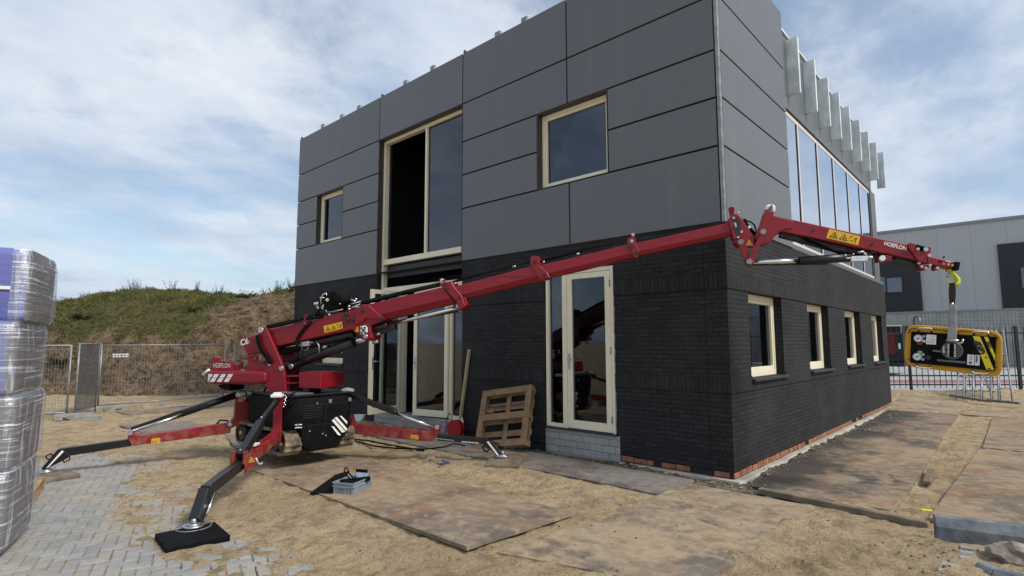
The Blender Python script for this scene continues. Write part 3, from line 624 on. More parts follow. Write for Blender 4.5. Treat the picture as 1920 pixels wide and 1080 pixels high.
# bushy weeds on the mound and its skyline
def weed(px, a, h, w, n, label, flower=False):
    d = ray(px, 600); b = (d[:2] @ HR)/(d[:2] @ HF)*a; x = CP[0]+HF[0]*a+HR[0]*b; y = CP[1]+HF[1]*a+HR[1]*b; z = hill_h(np.array([x]), np.array([y]))[0][0]
    t = thing('weed_plant', (x, y, z), label, 'weed', 'tall weeds on the earth mound'); st = MB(); lf = MB()
    for _ in range(n):
        an = random.uniform(0, 6.283); r = w*random.uniform(.2, 1); hh = h*random.uniform(.4, .9)
        tip = np.array([x+math.cos(an)*r, y+math.sin(an)*r, z+hh]); root = np.array([x+math.cos(an)*r*.25, y+math.sin(an)*r*.25, z-.05]); st.cyl(root, tip, .008, 4, .003)
        for k in range(int(14+12*hh)):
            f = random.uniform(.15, 1); p = root+(tip-root)*f; l = .09*(1.25-f)*random.uniform(.6, 1.4)+.03; a2 = random.uniform(0, 6.283); dv = np.array([math.cos(a2), math.sin(a2), random.uniform(-.2, .5)])*l; sv = np.cross(dv, (0, 0, 1))*.3
            lf.add([p, p+dv*.5+sv, p+dv, p+dv*.5-sv], [(0, 1, 2, 3)])
    st.build('stem', 'stem', t); lf.build('foliage', 'weed', t)
for args in [(158, 27.2, .55, .3, 9, 'low leafy weed on the left shoulder of the mound skyline'), (248, 27.6, 1.0, .45, 16, 'tallest bushy weed on the top of the mound'), (232, 27.4, .6, .3, 9, 'short bush just left of the tallest weed on the mound top'), (318, 27.6, .75, .4, 9, 'thin branching weed on the mound skyline right of the highest bush'), (366, 27.5, .75, .25, 8, 'slender upright weed above the crane tail on the skyline'), (407, 27.2, .8, .4, 13, 'leafy green weed at the dip between the grassy and the sandy mound'), (495, 27.8, .6, .35, 12, 'low shrub on the bare sandy mound'), (520, 27.8, .7, .4, 14, 'leafy shrub on the sandy mound close to the building'), (546, 27.6, .75, .4, 14, 'green shrub at the edge of the building on the sandy mound'), (185, 27.3, .5, .3, 8, 'small grassy weed on the left part of the mound top'),
             (118, 20.6, .45, .75, 26, 'broad dark green weed low on the mound behind the left fence'), (362, 23.0, .4, .6, 18, 'dark green weed clump halfway up the mound above the counterweight'), (455, 25, .45, .9, 26, 'spreading green clump where the grass meets bare soil'), (540, 26, .35, .5, 14, 'small green clump on the sandy slope beside the building'), (155, 22.3, .35, .8, 22, 'bright green patch of weeds above the fence gate'), (140, 25.6, .35, 1.0, 26, 'wide green weed bed high on the left slope')]: weed(*args)

# ================================================================== BUILDING (front faces -Y, side faces +X, corner at the origin)
ZP, Z4, Z3, Z2, Z1, ZT = 3.253, 4.307, 4.99, 5.67, 6.467, 7.549
XL, XA, XB, XJ, XK = -12.22, -8.15, -5.21, -2.587, -2.565
YE, YX = 2.95, 11.45
bld = thing('office_building', (-6, 5.6, GZ), 'two storey office with black brick ground floor and grey panel cladding above', 'building')
def fbox(mb, face, u0, u1, d0, d1, z0, z1):        # u along the wall, d = depth into the building
    return mb.box(u0, u1, d0, d1, z0, z1) if face == 'F' else mb.box(-d1, -d0, u0, u1, z0, z1)
def wall(mb, face, u0, u1, z0, z1, d0, d1, holes):
    zs = sorted({z0, z1}|{z for h in holes for z in h[2:] if z0 < z < z1})
    for a, b in zip(zs, zs[1:]):
        m = (a+b)/2; cut = sorted((h[0], h[1]) for h in holes if h[2] < m < h[3]); x = u0
        for c0, c1 in cut:
            if c0 > x: fbox(mb, face, x, min(c0, u1), d0, d1, a, b)
            x = max(x, c1)
        if x < u1: fbox(mb, face, x, u1, d0, d1, a, b)
WR = [(0.79, 2.25), (3.68, 5.13), (6.515, 8.04), (9.37, 10.757)]
ENT = (XA, XB, -0.2, 3.3); DOORB = (-3.13, -1.765, -0.2, 2.86); LOWWIN = (-10.76, -9.58, 1.15, ZB)
for face, u0, u1, holes in (('F', XL, XA, [LOWWIN]), ('F', XB, -0.335, [DOORB]), ('R', 0.0, YX, [(a, b, 1.15, ZB) for a, b in WR])):
    mb = MB()
    for z0, z1, ins in ((0.0, ZS, .032), (ZS, ZS+.20, .02), (ZS+.20, ZB, .032), (ZB, ZP+.02, .02)):
        e0, e1 = (u0, u1) if face == 'F' else (u0+ins, u1)
        wall(mb, face, e0, e1, z0, z1, ins, .33, holes)
    mb.build('brick_wall', 'brick', bld)
# orange brick course and concrete strip footing
mb = MB(); mb.box(-1.70, -.05, .05, .3, -.085, 0); mb.box(-.3, -.05, .3, YX-.02, -.085, 0); mb.build('base_bedding', 'darkvoid', bld)
mb = MB(); y = .0
while y < YX-.25:
    l = random.choice((.2, .2, .1)); 
    if random.random() > (.08 if y < 6.5 or y > 7.4 else .8): mb.box(-.045, -.024-random.random()*.006, y+.03, y+l+.02, -.078, -.004-.012*random.random())
    y += l+.012
x = -1.69
while x < -.1:
    l = random.choice((.2, .2, .1))
    if random.random() > .18: mb.box(x, min(x+l, -.047), .024+random.random()*.006, .045, -.078, -.004-.012*random.random())
    x += l+.012
mb.build('base_course', 'orangebrick', bld, bevel=.004)
mb = MB(); ns = 260; vs = []
for i in range(ns+1):
    y = -.06+i*(YX+.04)/ns; w = .045+.05*fbm(np.array([y*2.3]), np.array([.3]), 4, 11)[0]+.02*(y < .15); zt = -.082-.02*fbm(np.array([y*4.]), np.array([2.3]), 4, 12)[0]
    vs += [(-.3, y, zt), (w-.025, y, zt), (w, y, zt-.025), (w+.03*fbm(np.array([y*5.]), np.array([7.3]), 3, 13)[0], y, -.3), (-.3, y, -.3)]
mb.add(vs, [(i*5+k, i*5+k+1, i*5+5+k+1, i*5+5+k) for i in range(ns) for k in range(4)]+[(0, 1, 2, 3, 4)])
vs = []; ns = 50
for i in range(ns+1):
    x = -1.7+i*1.62/ns; w = .01+.07*fbm(np.array([x*2.3]), np.array([.3]), 4, 14)[0]*(1 if x > -1 else .4); vs += [(x, .3, -.086), (x, .02-w, -.09-.012*fbm(np.array([x*4.]), np.array([2.3]), 4, 12)[0]), (x, -w, -.11), (x, -w-.02, -.3)]
mb.add(vs, [(i*4+k, i*4+k+1, i*4+4+k+1, i*4+4+k) for i in range(ns) for k in range(3)])
mb.build('footing', 'concrete', bld)
mb = MB(); mb.box(XL, XA, .05, .3, -.2, 0); mb.box(XB, DOORB[0], .05, .3, -.2, 0); mb.build('plinth', 'darkvoid', bld)
mb = MB(); mb.box(DOORB[0], -1.71, .03, .3, -.25, .265); mb.build('sill_block', 'limeblock', bld)
mb = MB(); mb.box(XA, XB, .03, .3, -.25, .15); mb.build('sill_block', 'limeblock', bld)
mb = MB(); mb.box(DOORB[0]-.01, DOORB[1]+.01, -.01, .3, .266, .29); mb.build('threshold', 'beam', bld)

# upper storey core, lined dark behind the panels
mb = MB(); HW = [(-11.08, -9.75, Z4, Z2), (XA, XB, 3.3, Z1), (-3.25, -1.80, Z4, Z2)]
wall(mb, 'F', XL+.01, -.06, ZP+.02, ZT-.03, .062, .30, HW)
wall(mb, 'R', .31, YE, ZP+.02, ZT-.03, .062, .30, [])
mb.box(XL+.01, XL+.2, .31, YX, 0.0, ZT-.03)         # hidden left gable
mb.box(XL+.2, -.35, YX-.2, YX, 0.0, 7.2)            # rear wall
mb.build('backing_wall', 'darkvoid', bld)
# cladding panels
GAP = .0135
def panel(face, u0, u1, z0, z1):
    mb = MB(); fbox(mb, face, u0+GAP, u1-GAP, 0, .035, z0+GAP, z1-GAP); mb.build('cladding_panel', 'cladding', bld, bevel=.003)
E_ = -.055
for r in [(XL, XA, Z1, ZT), (XL, XA, Z2, Z1), (XL, -11.08, Z3, Z2), (XL, -11.08, Z4, Z3), (-9.75, XA, Z3, Z2), (-9.75, XA, Z4, Z3), (XL, XA, ZP, Z4),
          (XA, XB, Z1, ZT), (XB, XJ, Z1, ZT), (XB, XJ, Z2, Z1), (XB, -3.25, Z3, Z2), (XB, -3.25, Z4, Z3), (XB, XK, ZP, Z4),
          (XJ, E_, Z1, ZT), (XJ, E_, Z2, Z1), (-1.80, E_, Z3, Z2), (-1.80, E_, Z4, Z3), (XK, E_, ZP, Z4)]: panel('F', *r)
for a, b in ((Z1, ZT), (Z2, Z1), (Z3, Z2), (Z4, Z3), (ZP, Z4)): panel('R', .055, YE, a, b)
mb = MB(); mb.box(-.055+GAP*.3, -.002, .002, .05, ZP+.005, ZT); mb.box(-.05, -.002, .051, .06, ZP+.005, ZT); mb.build('corner_trim', 'fencesteel', bld, bevel=.004)
mb = MB(); mb.box(XL-.004, -.06, .036, .30, ZT-.028, ZT-.004); mb.box(-.30, -.036, .31, YE-.004, ZT-.028, ZT-.004); mb.build('parapet_cap', 'beam', bld)
for x in (XL+.01, XA, XB):
    mb = MB(); mb.box(x-.02, x+.02, .036, .09, ZT-.003, ZT+.075); mb.build('joint_strip', 'beam', bld)
for u, v in ((125, 525), (161, 485), (193.5, 447), (281, 343), (332.5, 282), (454, 140), (504, 80)):
    p = FY(480+u if u < 1 else {125:606,161:641.7,193.5:674,281:761.3,332.5:812.3,454:934,504:984}[u], v/2.2326, .45); mb = MB(); mb.box(p[0]-.07, p[0]+.07, .42, .48, 7.2, p[2]+.03); mb.build('roof_bracket', 'fencesteel', bld)
# window reveals in metal
def reveal(face, u0, u1, z0, z1, d, sides='lrtb', t=.012, d0=.002):
    mb = MB()
    if 'l' in sides: fbox(mb, face, u0, u0+t, d0, d, z0, z1)
    if 'r' in sides: fbox(mb, face, u1-t, u1, d0, d, z0, z1)
    if 't' in sides: fbox(mb, face, u0+t, u1-t, d0, d, z1-t, z1)
    if 'b' in sides: fbox(mb, face, u0+t, u1-t, d0, d, z0, z0+t)
    mb.build('window_reveal', 'reveal', bld)
def frame(mb, face, u0, u1, z0, z1, d0, d1, w, wb=None, wt=None):
    wb = w if wb is None else wb; wt = w if wt is None else wt
    fbox(mb, face, u0, u0+w, d0, d1, z0, z1); fbox(mb, face, u1-w, u1, d0, d1, z0, z1)
    if wt: fbox(mb, face, u0+w, u1-w, d0, d1, z1-wt, z1)
    if wb: fbox(mb, face, u0+w, u1-w, d0, d1, z0, z0+wb)
def pane(face, u0, u1, z0, z1, d, mat, par):
    mb = MB(); fbox(mb, face, u0, u1, d, d+.012, z0, z1); return mb.build('pane', mat, par)
def window(face, u0, u1, z0, z1, d, glass='glass', w=.055, wb=None, wt=None, sash=.045):
    mb = MB(); frame(mb, face, u0, u1, z0, z1, d, d+.11, w, wb, wt)
    wi = mb.build('window', 'cream', bld, bevel=.004)
    b0 = w if wb is None else wb; t0 = w if wt is None else wt
    ms = MB(); frame(ms, face, u0+w+.002, u1-w-.002, z0+b0+.002, z1-t0-.002, d+.012, d+.09, sash); ms.build('sash', 'cream', wi, bevel=.004)
    pane(face, u0+w+sash+.002, u1-w-sash-.002, z0+b0+sash+.002, z1-t0-sash-.002, d+.05, glass, wi)
    return wi
RD = .19
for (a, b, z0, z1) in (HW[0], HW[2]): reveal('F', a, b, z0, z1, RD); window('F', a+.013, b-.013, z0+.013, z1-.013, .125)
# stairwell window over the entrance
reveal('F', XA, XB, ZP, Z1, RD, 'lrt')
mb = MB(); d = .13; frame(mb, 'F', XA+.013, XB-.013, 3.47, Z1-.013, d, d+.12, .07, .12, .075); fbox(mb, 'F', -6.56, -6.50, d+.001, d+.119, 3.59, Z1-.088)
win = mb.build('stair_window', 'cream', bld, bevel=.004)
mb = MB(); mb.box(XA+.10, XA+.125, d+.12, d+.16, 3.6, Z1-.1); mb.build('hinge_rail', 'beam', win)
pane('F', -6.499, XB-.084, 3.591, Z1-.089, d+.05, 'glass', win)
mb = MB(); mb.box(XA+.1, XB-.02, .24, .36, 3.17, 3.44); bm_ = mb.build('steel_beam', 'beam', bld, bevel=.006)
mb = MB()
for i in range(5): mb.cyl((XA+.55+i*.55, .24, 3.30), (XA+.55+i*.55, .222, 3.30), .016, 8)
mb.build('bolt', 'steel', bm_)
# jambs and entrance frame
mb = MB(); mb.box(XA+.013, XA+.085, .13, .25, .151, 3.469); mb.box(XA+.085, XB-.02, .13, .25, 2.80, 2.93); mb.box(-7.33, -7.26, .131, .249, .16, 2.799); mb.box(-5.70, -5.63, .131, .249, .16, 2.799); mb.box(XB-.07, XB-.012, .131, .249, .16, 2.799); mb.box(XA+.085, -7.331, .132, .248, .151, .21); mb.box(-5.63, XB-.07, .132, .248, .151, .23)
ef = mb.build('entrance_frame', 'cream', bld, bevel=.004)
pane('F', XA+.086, -7.331, .211, 2.798, .18, 'glass', ef); pane('F', -5.629, XB-.071, .231, 2.798, .18, 'glass', ef)
def leaf(org, dirv, width, z0, z1, label, handle_at, hinge_side, stile=.085, glass='doorglass'):
    mb = MB(); ex = np.array([dirv[0], dirv[1], 0]); ex = ex/np.linalg.norm(ex); ey = np.array([-ex[1], ex[0], 0]); o = np.array([org[0], org[1], 0]); ez = np.array([0, 0, 1.0])
    def bx(a, b, c, e, th=.032): mb.obox(o+ex*(a+b)/2+ez*(c+e)/2, ex, ey, ez, (b-a)/2, th, (e-c)/2)
    bx(0, stile, z0, z1); bx(width-stile, width, z0, z1); bx(stile, width-stile, z1-.09, z1); bx(stile, width-stile, z0, z0+.13)
    d = mb.build('door', 'cream', bld, bevel=.005); d['label'] = label
    mb = MB(); mb.obox(o+ex*width/2+ez*(z0+z1+.04)/2, ex, ey, ez, width/2-stile, .006, (z1-z0-.22)/2); mb.build('pane', glass, d)
    mb = MB(); hp = o+ex*handle_at+ez*(z0+1.06)
    for s in (-1, 1):
        mb.obox(hp+ey*s*.036, ex, ey, ez, .018, .005, .13); mb.cyl(hp+ey*s*.035+ez*.03, hp+ey*s*.085+ez*.03, .01, 8); sg = 1 if handle_at < width/2 else -1
        mb.cyl(hp+ey*s*.08+ez*.03, hp+ey*s*.08+ez*.03+ex*sg*.13, .009, 8)
    mb.build('handle', 'steel', d)
    mb = MB()
    hx_ = 0.0 if hinge_side == 'a' else width
    for zz_ in (z0+.2, (z0+z1)/2, z1-.2): mb.cyl(o+ex*hx_-ey*.036+ez*(zz_-.05), o+ex*hx_-ey*.036+ez*(zz_+.05), .012, 8)
    mb.build('hinge', 'fencesteel', d)
leaf((-7.30, .12), (.10, -1.0), .86, .19, 2.79, 'glazed door leaf swung open at a right angle to the facade', .80, 'a')
leaf((-5.70, .11), (-1.0, -.20), .90, .18, 2.79, 'glazed door leaf left ajar in the middle of the entrance', .84, 'a')
# side door on the front with its sidelight
mb = MB(); dd = .035; mb.box(-3.115, -3.055, dd, dd+.11, .291, 2.845); mb.box(-2.77, -2.68, dd+.001, dd+.109, .291, 2.845); mb.box(-3.055, -2.77, dd+.002, dd+.108, .291, .35); mb.box(-3.055, -2.77, dd+.002, dd+.108, 2.77, 2.844); mb.box(-2.68, -1.835, dd+.002, dd+.108, 2.78, 2.844); mb.box(-1.835, -1.775, dd+.001, dd+.109, .291, 2.845)
df = mb.build('door_frame', 'cream', bld, bevel=.004)
pane('F', -3.054, -2.771, .351, 2.769, dd+.05, 'glass', df)
leaf((-2.675, dd+.035), (1.0, 0.0), .835, .30, 2.775, 'closed glazed door of the right hand doorway', .045, 'b', stile=.10)
mb = MB()
for i in range(24): z = .30+i*.106; mb.box(-1.774, -1.766+.012*random.random(), .02, .15, z, z+.09)
mb.build('mortar_edge', 'limeblock', bld)
# windows of the ground floor
window('F', LOWWIN[0], LOWWIN[1], LOWWIN[2], LOWWIN[3], .13, w=.06, wb=.09)
mb = MB(); mb.box(LOWWIN[0]-.03, LOWWIN[1]+.03, -.03, .128, LOWWIN[2]-.05, LOWWIN[2]-.002); mb.build('window_sill', 'beam', bld, bevel=.004)
for a, b in WR:
    window('R', a, b, 1.15, ZB, .155, w=.055, wb=.085, wt=.075, sash=.05)
    mb = MB(); mb.box(-.153, .035, a-.02, b+.04, 1.108, 1.148); mb.build('window_sill', 'beam', bld, bevel=.004)
# upstairs glass band on the side, the cladding above it, fins
RB = .13
MUL = [YE+.01, 4.075, 5.44, 6.78, 8.155, 9.52, 10.79]
mb = MB(); d0 = RB; fbox(mb, 'R', YE+.01, 10.79, d0, d0+.1, 5.82, 5.905); fbox(mb, 'R', YE+.01, 10.79, d0, d0+.1, 3.40, 3.47)
for i, y in enumerate(MUL[1:]): fbox(mb, 'R', y-.035, y+.06, d0+.001, d0+.099, 3.471, 5.819)
MT['bandframe'] = mottled('pale_band_frame', (.60, .57, .52), (.66, .63, .58), 3, .45)
band = mb.build('window_band', 'bandframe', bld, bevel=.004)
for a, b in zip(MUL, MUL[1:]): pane('R', a+.061, b-.036, 3.471, 5.819, d0+.008, 'bandglass', band)
for a in MUL[1:]: mb = MB(); fbox(mb, 'R', a-.075, a-.0355, d0-.004, d0+.007, 3.471, 5.819); mb.build('glazing_bead', 'beam', band)
mb = MB(); fbox(mb, 'R', YE+.002, YX-.005, -.0+.03, .34, ZP+.022, 3.36); mb.build('sill_flashing', 'cladding', bld, bevel=.004)
mb = MB(); fbox(mb, 'R', YE+.001, 10.95, RB-.03, .30, 5.93, 7.36); mb.build('upper_fascia', 'cladding', bld)
mb = MB(); fbox(mb, 'R', YE+.001, 10.97, RB-.06, .32, 7.361, 7.40); mb.build('parapet_cap', 'galv', bld)
mb = MB(); fbox(mb, 'R', 10.80, YX-.01, RB-.03, .30, 3.361, 5.929); mb.build('end_pier', 'cladding', bld)
FINL = (1476, 1507, 1531.4, 1551.4, 1570, 1588, 1603.5, 1617.8, 1630.8)
for i, u in enumerate(FINL):
    y = FX(u, 150, -.10)[1]; mb = MB(); z0, z1 = 6.215, 7.285
    mb.box(-.10, .105, y, y+.012, z0, z1); mb.box(.093, .105, y+.012, y+.085, z0+.001, z1-.001); mb.box(-.10, .092, y+.012, y+.083, z0+.001, z0+.013); mb.build('sun_fin', 'galv', bld)
# roof and interior
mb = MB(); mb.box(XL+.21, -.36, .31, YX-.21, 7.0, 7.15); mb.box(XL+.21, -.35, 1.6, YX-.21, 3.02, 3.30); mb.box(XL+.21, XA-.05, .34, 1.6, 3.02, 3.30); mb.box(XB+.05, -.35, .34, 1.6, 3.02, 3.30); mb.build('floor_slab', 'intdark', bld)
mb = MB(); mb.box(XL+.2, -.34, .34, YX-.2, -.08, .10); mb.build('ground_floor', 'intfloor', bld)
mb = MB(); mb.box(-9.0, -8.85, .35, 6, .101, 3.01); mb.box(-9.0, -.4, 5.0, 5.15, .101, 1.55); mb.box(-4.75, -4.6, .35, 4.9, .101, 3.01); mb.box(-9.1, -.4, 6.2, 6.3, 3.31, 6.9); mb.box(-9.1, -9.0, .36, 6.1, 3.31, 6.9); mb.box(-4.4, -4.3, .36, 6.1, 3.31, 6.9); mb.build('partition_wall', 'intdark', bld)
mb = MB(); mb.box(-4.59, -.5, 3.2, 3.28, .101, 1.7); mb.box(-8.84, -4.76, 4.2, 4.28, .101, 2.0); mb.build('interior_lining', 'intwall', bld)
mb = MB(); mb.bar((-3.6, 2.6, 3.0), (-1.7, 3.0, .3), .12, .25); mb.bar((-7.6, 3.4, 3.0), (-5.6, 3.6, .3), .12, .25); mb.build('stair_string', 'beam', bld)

# ================================================================== MINI CRANE
BPl = VPlane((-5.4, -3.2), (2.23, .80)); Tn, Tt = BPl.n3(), BPl.t3(); UZ = np.array([0, 0, 1.0])
crane = thing('mini_crane', (-5.6, -3.1, GZ), 'red and black crawler mini crane with its boom stretched past the building corner', 'crane')
def zc(F, x0, y0): return lambda q: (x0+q[0]/F, y0+q[1]/F)
zA = zc(4.155, 380, 540); zB = zc(6, 420, 700); zD = zc(7.717, 1360, 370); zE = zc(6.4, 1520, 420); zF = zc(3.176, 60, 720); zG = zc(3.692, 540, 720); zH = zc(7.2, 560, 530); zI = zc(7.2, 380, 600)
ident = lambda q: q
def plate(mb, pts, off, th, zf=ident, pl=BPl):
    """outline on the plane 'off' towards the viewer, thickness th away from it"""
    return mb.prism([pl.p(*zf(q), off) for q in pts], -pl.n3()*th)
def pin(mb, q, off, r, l, zf=ident, pl=BPl, seg=14):
    c = pl.p(*zf(q), off); return mb.cyl(c+pl.n3()*.012, c-pl.n3()*l, r, seg)
def boomsec(top0, bot0, top1, bot1, w, name, mat='red_boom', par=crane, off=None, bevel=.006):
    """hexagonal telescopic section between two stations given by top and bottom edge points"""
    off = w/2 if off is None else off; rings = []
    for tp, bt in ((top0, bot0), (top1, bot1)):
        P, Q = BPl.p(*tp, off), BPl.p(*bt, off); c = P-Tn*off; c2 = Q-Tn*off; h = c-c2
        rings.append([c+Tn*w/2, c+Tn*w/2-h*.70, c2+Tn*w*.30, c2-Tn*w*.30, c-Tn*w/2-h*.70, c-Tn*w/2])
    mb = MB(); mb.loft(rings[0], rings[1]); return mb.build(name, mat, par, bevel=bevel)
# base boom section with its rear tail
mb = MB(); plate(mb, [(447, 637), (490, 624), (496, 613), (508, 618.5), (663, 581), (680, 570), (692, 572), (720, 597), (719, 601), (694, 611), (697, 634), (685, 640), (660, 618), (517, 650), (494, 660), (464, 666)], .15, .30)
base = mb.build('base_boom', 'red', crane, bevel=.012)
mb = MB(); plate(mb, [(1180, 180), (1240, 130), (1290, 140), (1400, 230), (1370, 245), (1270, 235), (1240, 270), (1190, 290)], .166, .014, zA); mb.build('end_collar', 'red', base, bevel=.004)
mb = MB()
for q in [(1250, 175), (1390, 240), (1110, 205), (1120, 250), (1160, 250)]: pin(mb, q, .167, .032, .03, zA)
mb.build('access_hole', 'ink', base)
mb = MB(); plate(mb, [(1225, 300), (1265, 290), (1283, 310), (1283, 345), (1262, 362), (1228, 362)], .163, .014, zA); mb.build('load_cell_plate', 'whiteworn', base, bevel=.006)
mb = MB()
for q in [(1238, 312), (1265, 308), (1240, 350), (1268, 348)]: pin(mb, q, .165, .014, .01, zA, seg=8)
plate(mb, [(1242, 320), (1260, 318), (1262, 338), (1244, 340)], .170, .008, zA); mb.build('display', 'ink', base)
def warn(par, pts, off, pl=BPl, zf=ident, single=False, flip=1):
    """yellow warning decal: plate with black triangles and a hand/arrow mark"""
    a, b, c, d = [pl.p(*zf(q), off) for q in pts]; nn = pl.n3(); mb = MB(); mb.prism([a+nn*.002, b+nn*.002, c+nn*.002, d+nn*.002], -nn*.003); dec = mb.build('warning_decal', 'orangesticker' if single else 'yellowsticker', par)
    P = lambda u, v: a+(b-a)*u+(d-a)*v+(a-b-d+c)*u*v+nn*.004
    mk = MB()
    def tri(u0, u1, v0, v1, t=.14):
        m = (u0+u1)/2; o = [(u0, v1), (m, v0), (u1, v1)]; cg = (m, (v0+2*v1)/3); i = [(cg[0]+(x-cg[0])*(1-2.2*t), cg[1]+(y-cg[1])*(1-2.2*t)) for x, y in o]
        mk.add([P(*q) for q in o+i], [(0, 1, 4, 3), (1, 2, 5, 4), (2, 0, 3, 5)]); mk.add([P(m-(u1-u0)*.14, v1-.3*(v1-v0)), P(m, v1-.48*(v1-v0)), P(m+(u1-u0)*.16, v1-.32*(v1-v0)), P(m+(u1-u0)*.1, v1-.16*(v1-v0))], [(0, 1, 2, 3)])
    if single: mk.add([P(.4, .55), P(.5, .45), P(.62, .6), P(.5, .72)], [(0, 1, 2, 3)])
    else:
        tri(.07, .34, .14, .84); tri(.38, .65, .14, .84)
        for (u0, u1, v0, v1) in ((.70, .80, .22, .27), (.70, .72, .22, .5), (.70, .82, .68, .73), (.80, .82, .5, .73), (.875, .90, .42, .85), (.845, .93, .36, .42), (.86, .915, .28, .36)): mk.add([P(u0, v0), P(u1, v0), P(u1, v1), P(u0, v1)], [(0, 1, 2, 3)])
    mk.build('pictogram', 'ink', dec)
warn(base, [(942, 297), (1085, 262), (1093, 315), (950, 350)], .152, BPl, zA)
warn(base, [(1203, 298), (1206, 298), (1222, 340), (1185, 345)], .152, BPl, zA, True)
a_, b_ = BPl.p(*zI((512, 312)), .152), BPl.p(*zI((612, 287)), .152)
ex_ = b_-a_; text('C6', .125, a_, ex_, UZ, 'white', base, bold=.004); text('e', .12, BPl.p(*zI((604, 296)), .152), ex_, UZ, mottled('green_print', (.12, .30, .03), (.1, .26, .03), 9), base)
# column
mb = MB(); ck = [(486, 619), (493, 613), (498.5, 614.5), (529, 684), (534, 706), (536.5, 737), (530, 752), (508, 748), (505, 737), (497, 720), (495.5, 690), (499, 678), (484.5, 636)]
plate(mb, ck, .215, .05); colm = mb.build('column', 'red', crane, bevel=.006)
ckd = [(q[0], q[1]) for q in ck]
mb = MB(); plate(mb, ck, -.16, .05) if False else mb.prism([BPl.p(*q, .215)-Tn*.37 for q in ck], -Tn*.05); mb.build('column_cheek', 'red', colm, bevel=.006)
mb = MB(); mb.prism([BPl.p(*q, .215)-Tn*.06 for q in [(496, 705), (536, 704), (537, 738), (531, 757), (507, 752), (500, 725)]], -Tn*.30); mb.prism([BPl.p(*q, .215)-Tn*.02 for q in [(498, 718), (556, 717), (556, 720), (498, 721)]], -Tn*.36); mb.prism([BPl.p(*q, .215)-Tn*.02 for q in [(528, 705), (556, 704), (556, 707), (528, 708)]], -Tn*.36); mb.build('slew_housing', 'red', colm, bevel=.005)
mb = MB(); pin(mb, (785, 135), .218, .045, .02, zI); pin(mb, (1062, 650), .218, .035, .02, zI); pin(mb, (905, 600), .22, .022, .02, zI); mb.build('pivot_pin', 'steel', colm)
mb = MB(); plate(mb, [(878, 470), (905, 462), (920, 500), (935, 590), (925, 622), (895, 610), (870, 540)], .2205, .008, zI); mb.build('hose_slot', 'ink', colm)
mb = MB(); h0 = [(735, 205), (740, 290), (775, 390), (830, 470), (885, 545), (905, 590)]
mb.tube([BPl.p(*zI(q), .24) for q in h0], .022, 8); mb.tube([BPl.p(*zI((q[0]+24, q[1]-8)), .245) for q in h0], .018, 8); mb.build('hose', 'blackmatt', colm)
mb = MB(); mb.tube([BPl.p(*q, .17) for q in [(582, 603), (574, 612), (560, 630), (556, 642), (558, 655)]], .024, 8); mb.tube([BPl.p(*q, .17) for q in [(503, 614), (540, 606), (573, 597), (600, 595), (612, 585)]], .02, 8); mb.tube([BPl.p(*q, .05) for q in [(500, 612), (545, 602), (585, 593), (616, 586)]], .02, 8); mb.build('hose', 'blackmatt', base)
mb = MB(); mb.tube([BPl.p(*q, .12) for q in [(512, 614), (575, 599)]], .011, 6); mb.tube([BPl.p(*q, .08) for q in [(516, 612), (590, 594)]], .011, 6); mb.build('pipe', 'chrome', base)
mb = MB(); plate(mb, [(567, 611), (575, 587), (571, 603), (574, 609)], .165, .02); plate(mb, [(566, 609), (572, 590), (577, 588), (571, 602), (574, 610)], .19, .03); mb.build('hose_guide', 'red', base, bevel=.003)
for pts, r_ in (([(536, 690), (548, 684), (560, 668), (556, 655)], .014), ([(534, 700), (552, 700), (566, 676), (570, 650)], .012), ([(500, 726), (492, 738), (498, 750), (512, 752)], .014), ([(540, 712), (548, 726), (545, 742)], .016)):
    mb = MB(); mb.tube([BPl.p(*q, .06+.1*(r_ < .014)) for q in pts], r_, 6); mb.build('hose', 'blackmatt', colm)
# slewing base, counterweight, tank
mb = MB(); c0 = BPl.p(562, 742, .0); cb = np.array([c0[0], c0[1], 0.0])
cc = BPl.p(545, 745, .03); mb.cyl((cc[0], cc[1], .78), (cc[0], cc[1], .93), .30, 28); mb.build('slew_ring', 'black', crane)
def slab(mb, pts, off, th, rnd): plate(mb, pts, off, th); return mb
mb = MB(); plate(mb, [(390, 694), (430, 695), (482, 695), (497, 697), (497, 719), (476, 721.5), (390.5, 720.5)], .27, .62); cw = mb.build('counterweight', 'red', crane, bevel=.05, seg=3)
mb = MB()
for x0 in (77, 160, 255, 350):
    for (va, vb, sh) in ((730, 778, 0), (785, 836, 1)):
        s0 = -(va-730)*.62; s1 = -(vb-730)*.62; w = 62
        q = [(x0+s0, va), (x0+s0+w, va), (x0+s1+w, vb), (x0+s1, vb)]; q = [(max(a, 72), b) for a, b in q]
        mb.add([BPl.p(*zI((a-0, b)), .2745) for a, b in q], [(0, 1, 2, 3)])
mb.build('hazard_stripe', 'whiteworn', cw)
mb = MB(); plate(mb, [(395.5, 674), (398, 669), (409, 671), (409, 676), (433, 678), (436, 694), (395.5, 694.5)], .2, .05); plate(mb, [(436, 683), (444, 684), (447, 694), (436, 694)], .16, .05); plate(mb, [(455, 671), (465, 667), (471, 676), (496, 676), (498, 694.5), (458, 694.5), (464, 685), (464, 675), (456, 673)], .2, .05); plate(mb, [(449, 680), (452, 678), (452, 690), (462, 686), (460, 692), (448, 692)], .14, .04); mb.build('weight_bracket', 'red', cw, bevel=.004)
mb = MB(); mb.tube([BPl.p(477+5.5*math.cos(a), 671+5*math.sin(a), .19) for a in np.linspace(0, 6.283, 13)], .02, 7); mb.build('lifting_eye', 'red', cw)
a_, b_ = BPl.p(*zI((143, 614)), .2), BPl.p(*zI((370, 618)), .2); text('HOEFLON', .10, a_, b_-a_, UZ, 'whiteworn', cw, sx=.70, lift=.004)
mb = MB()
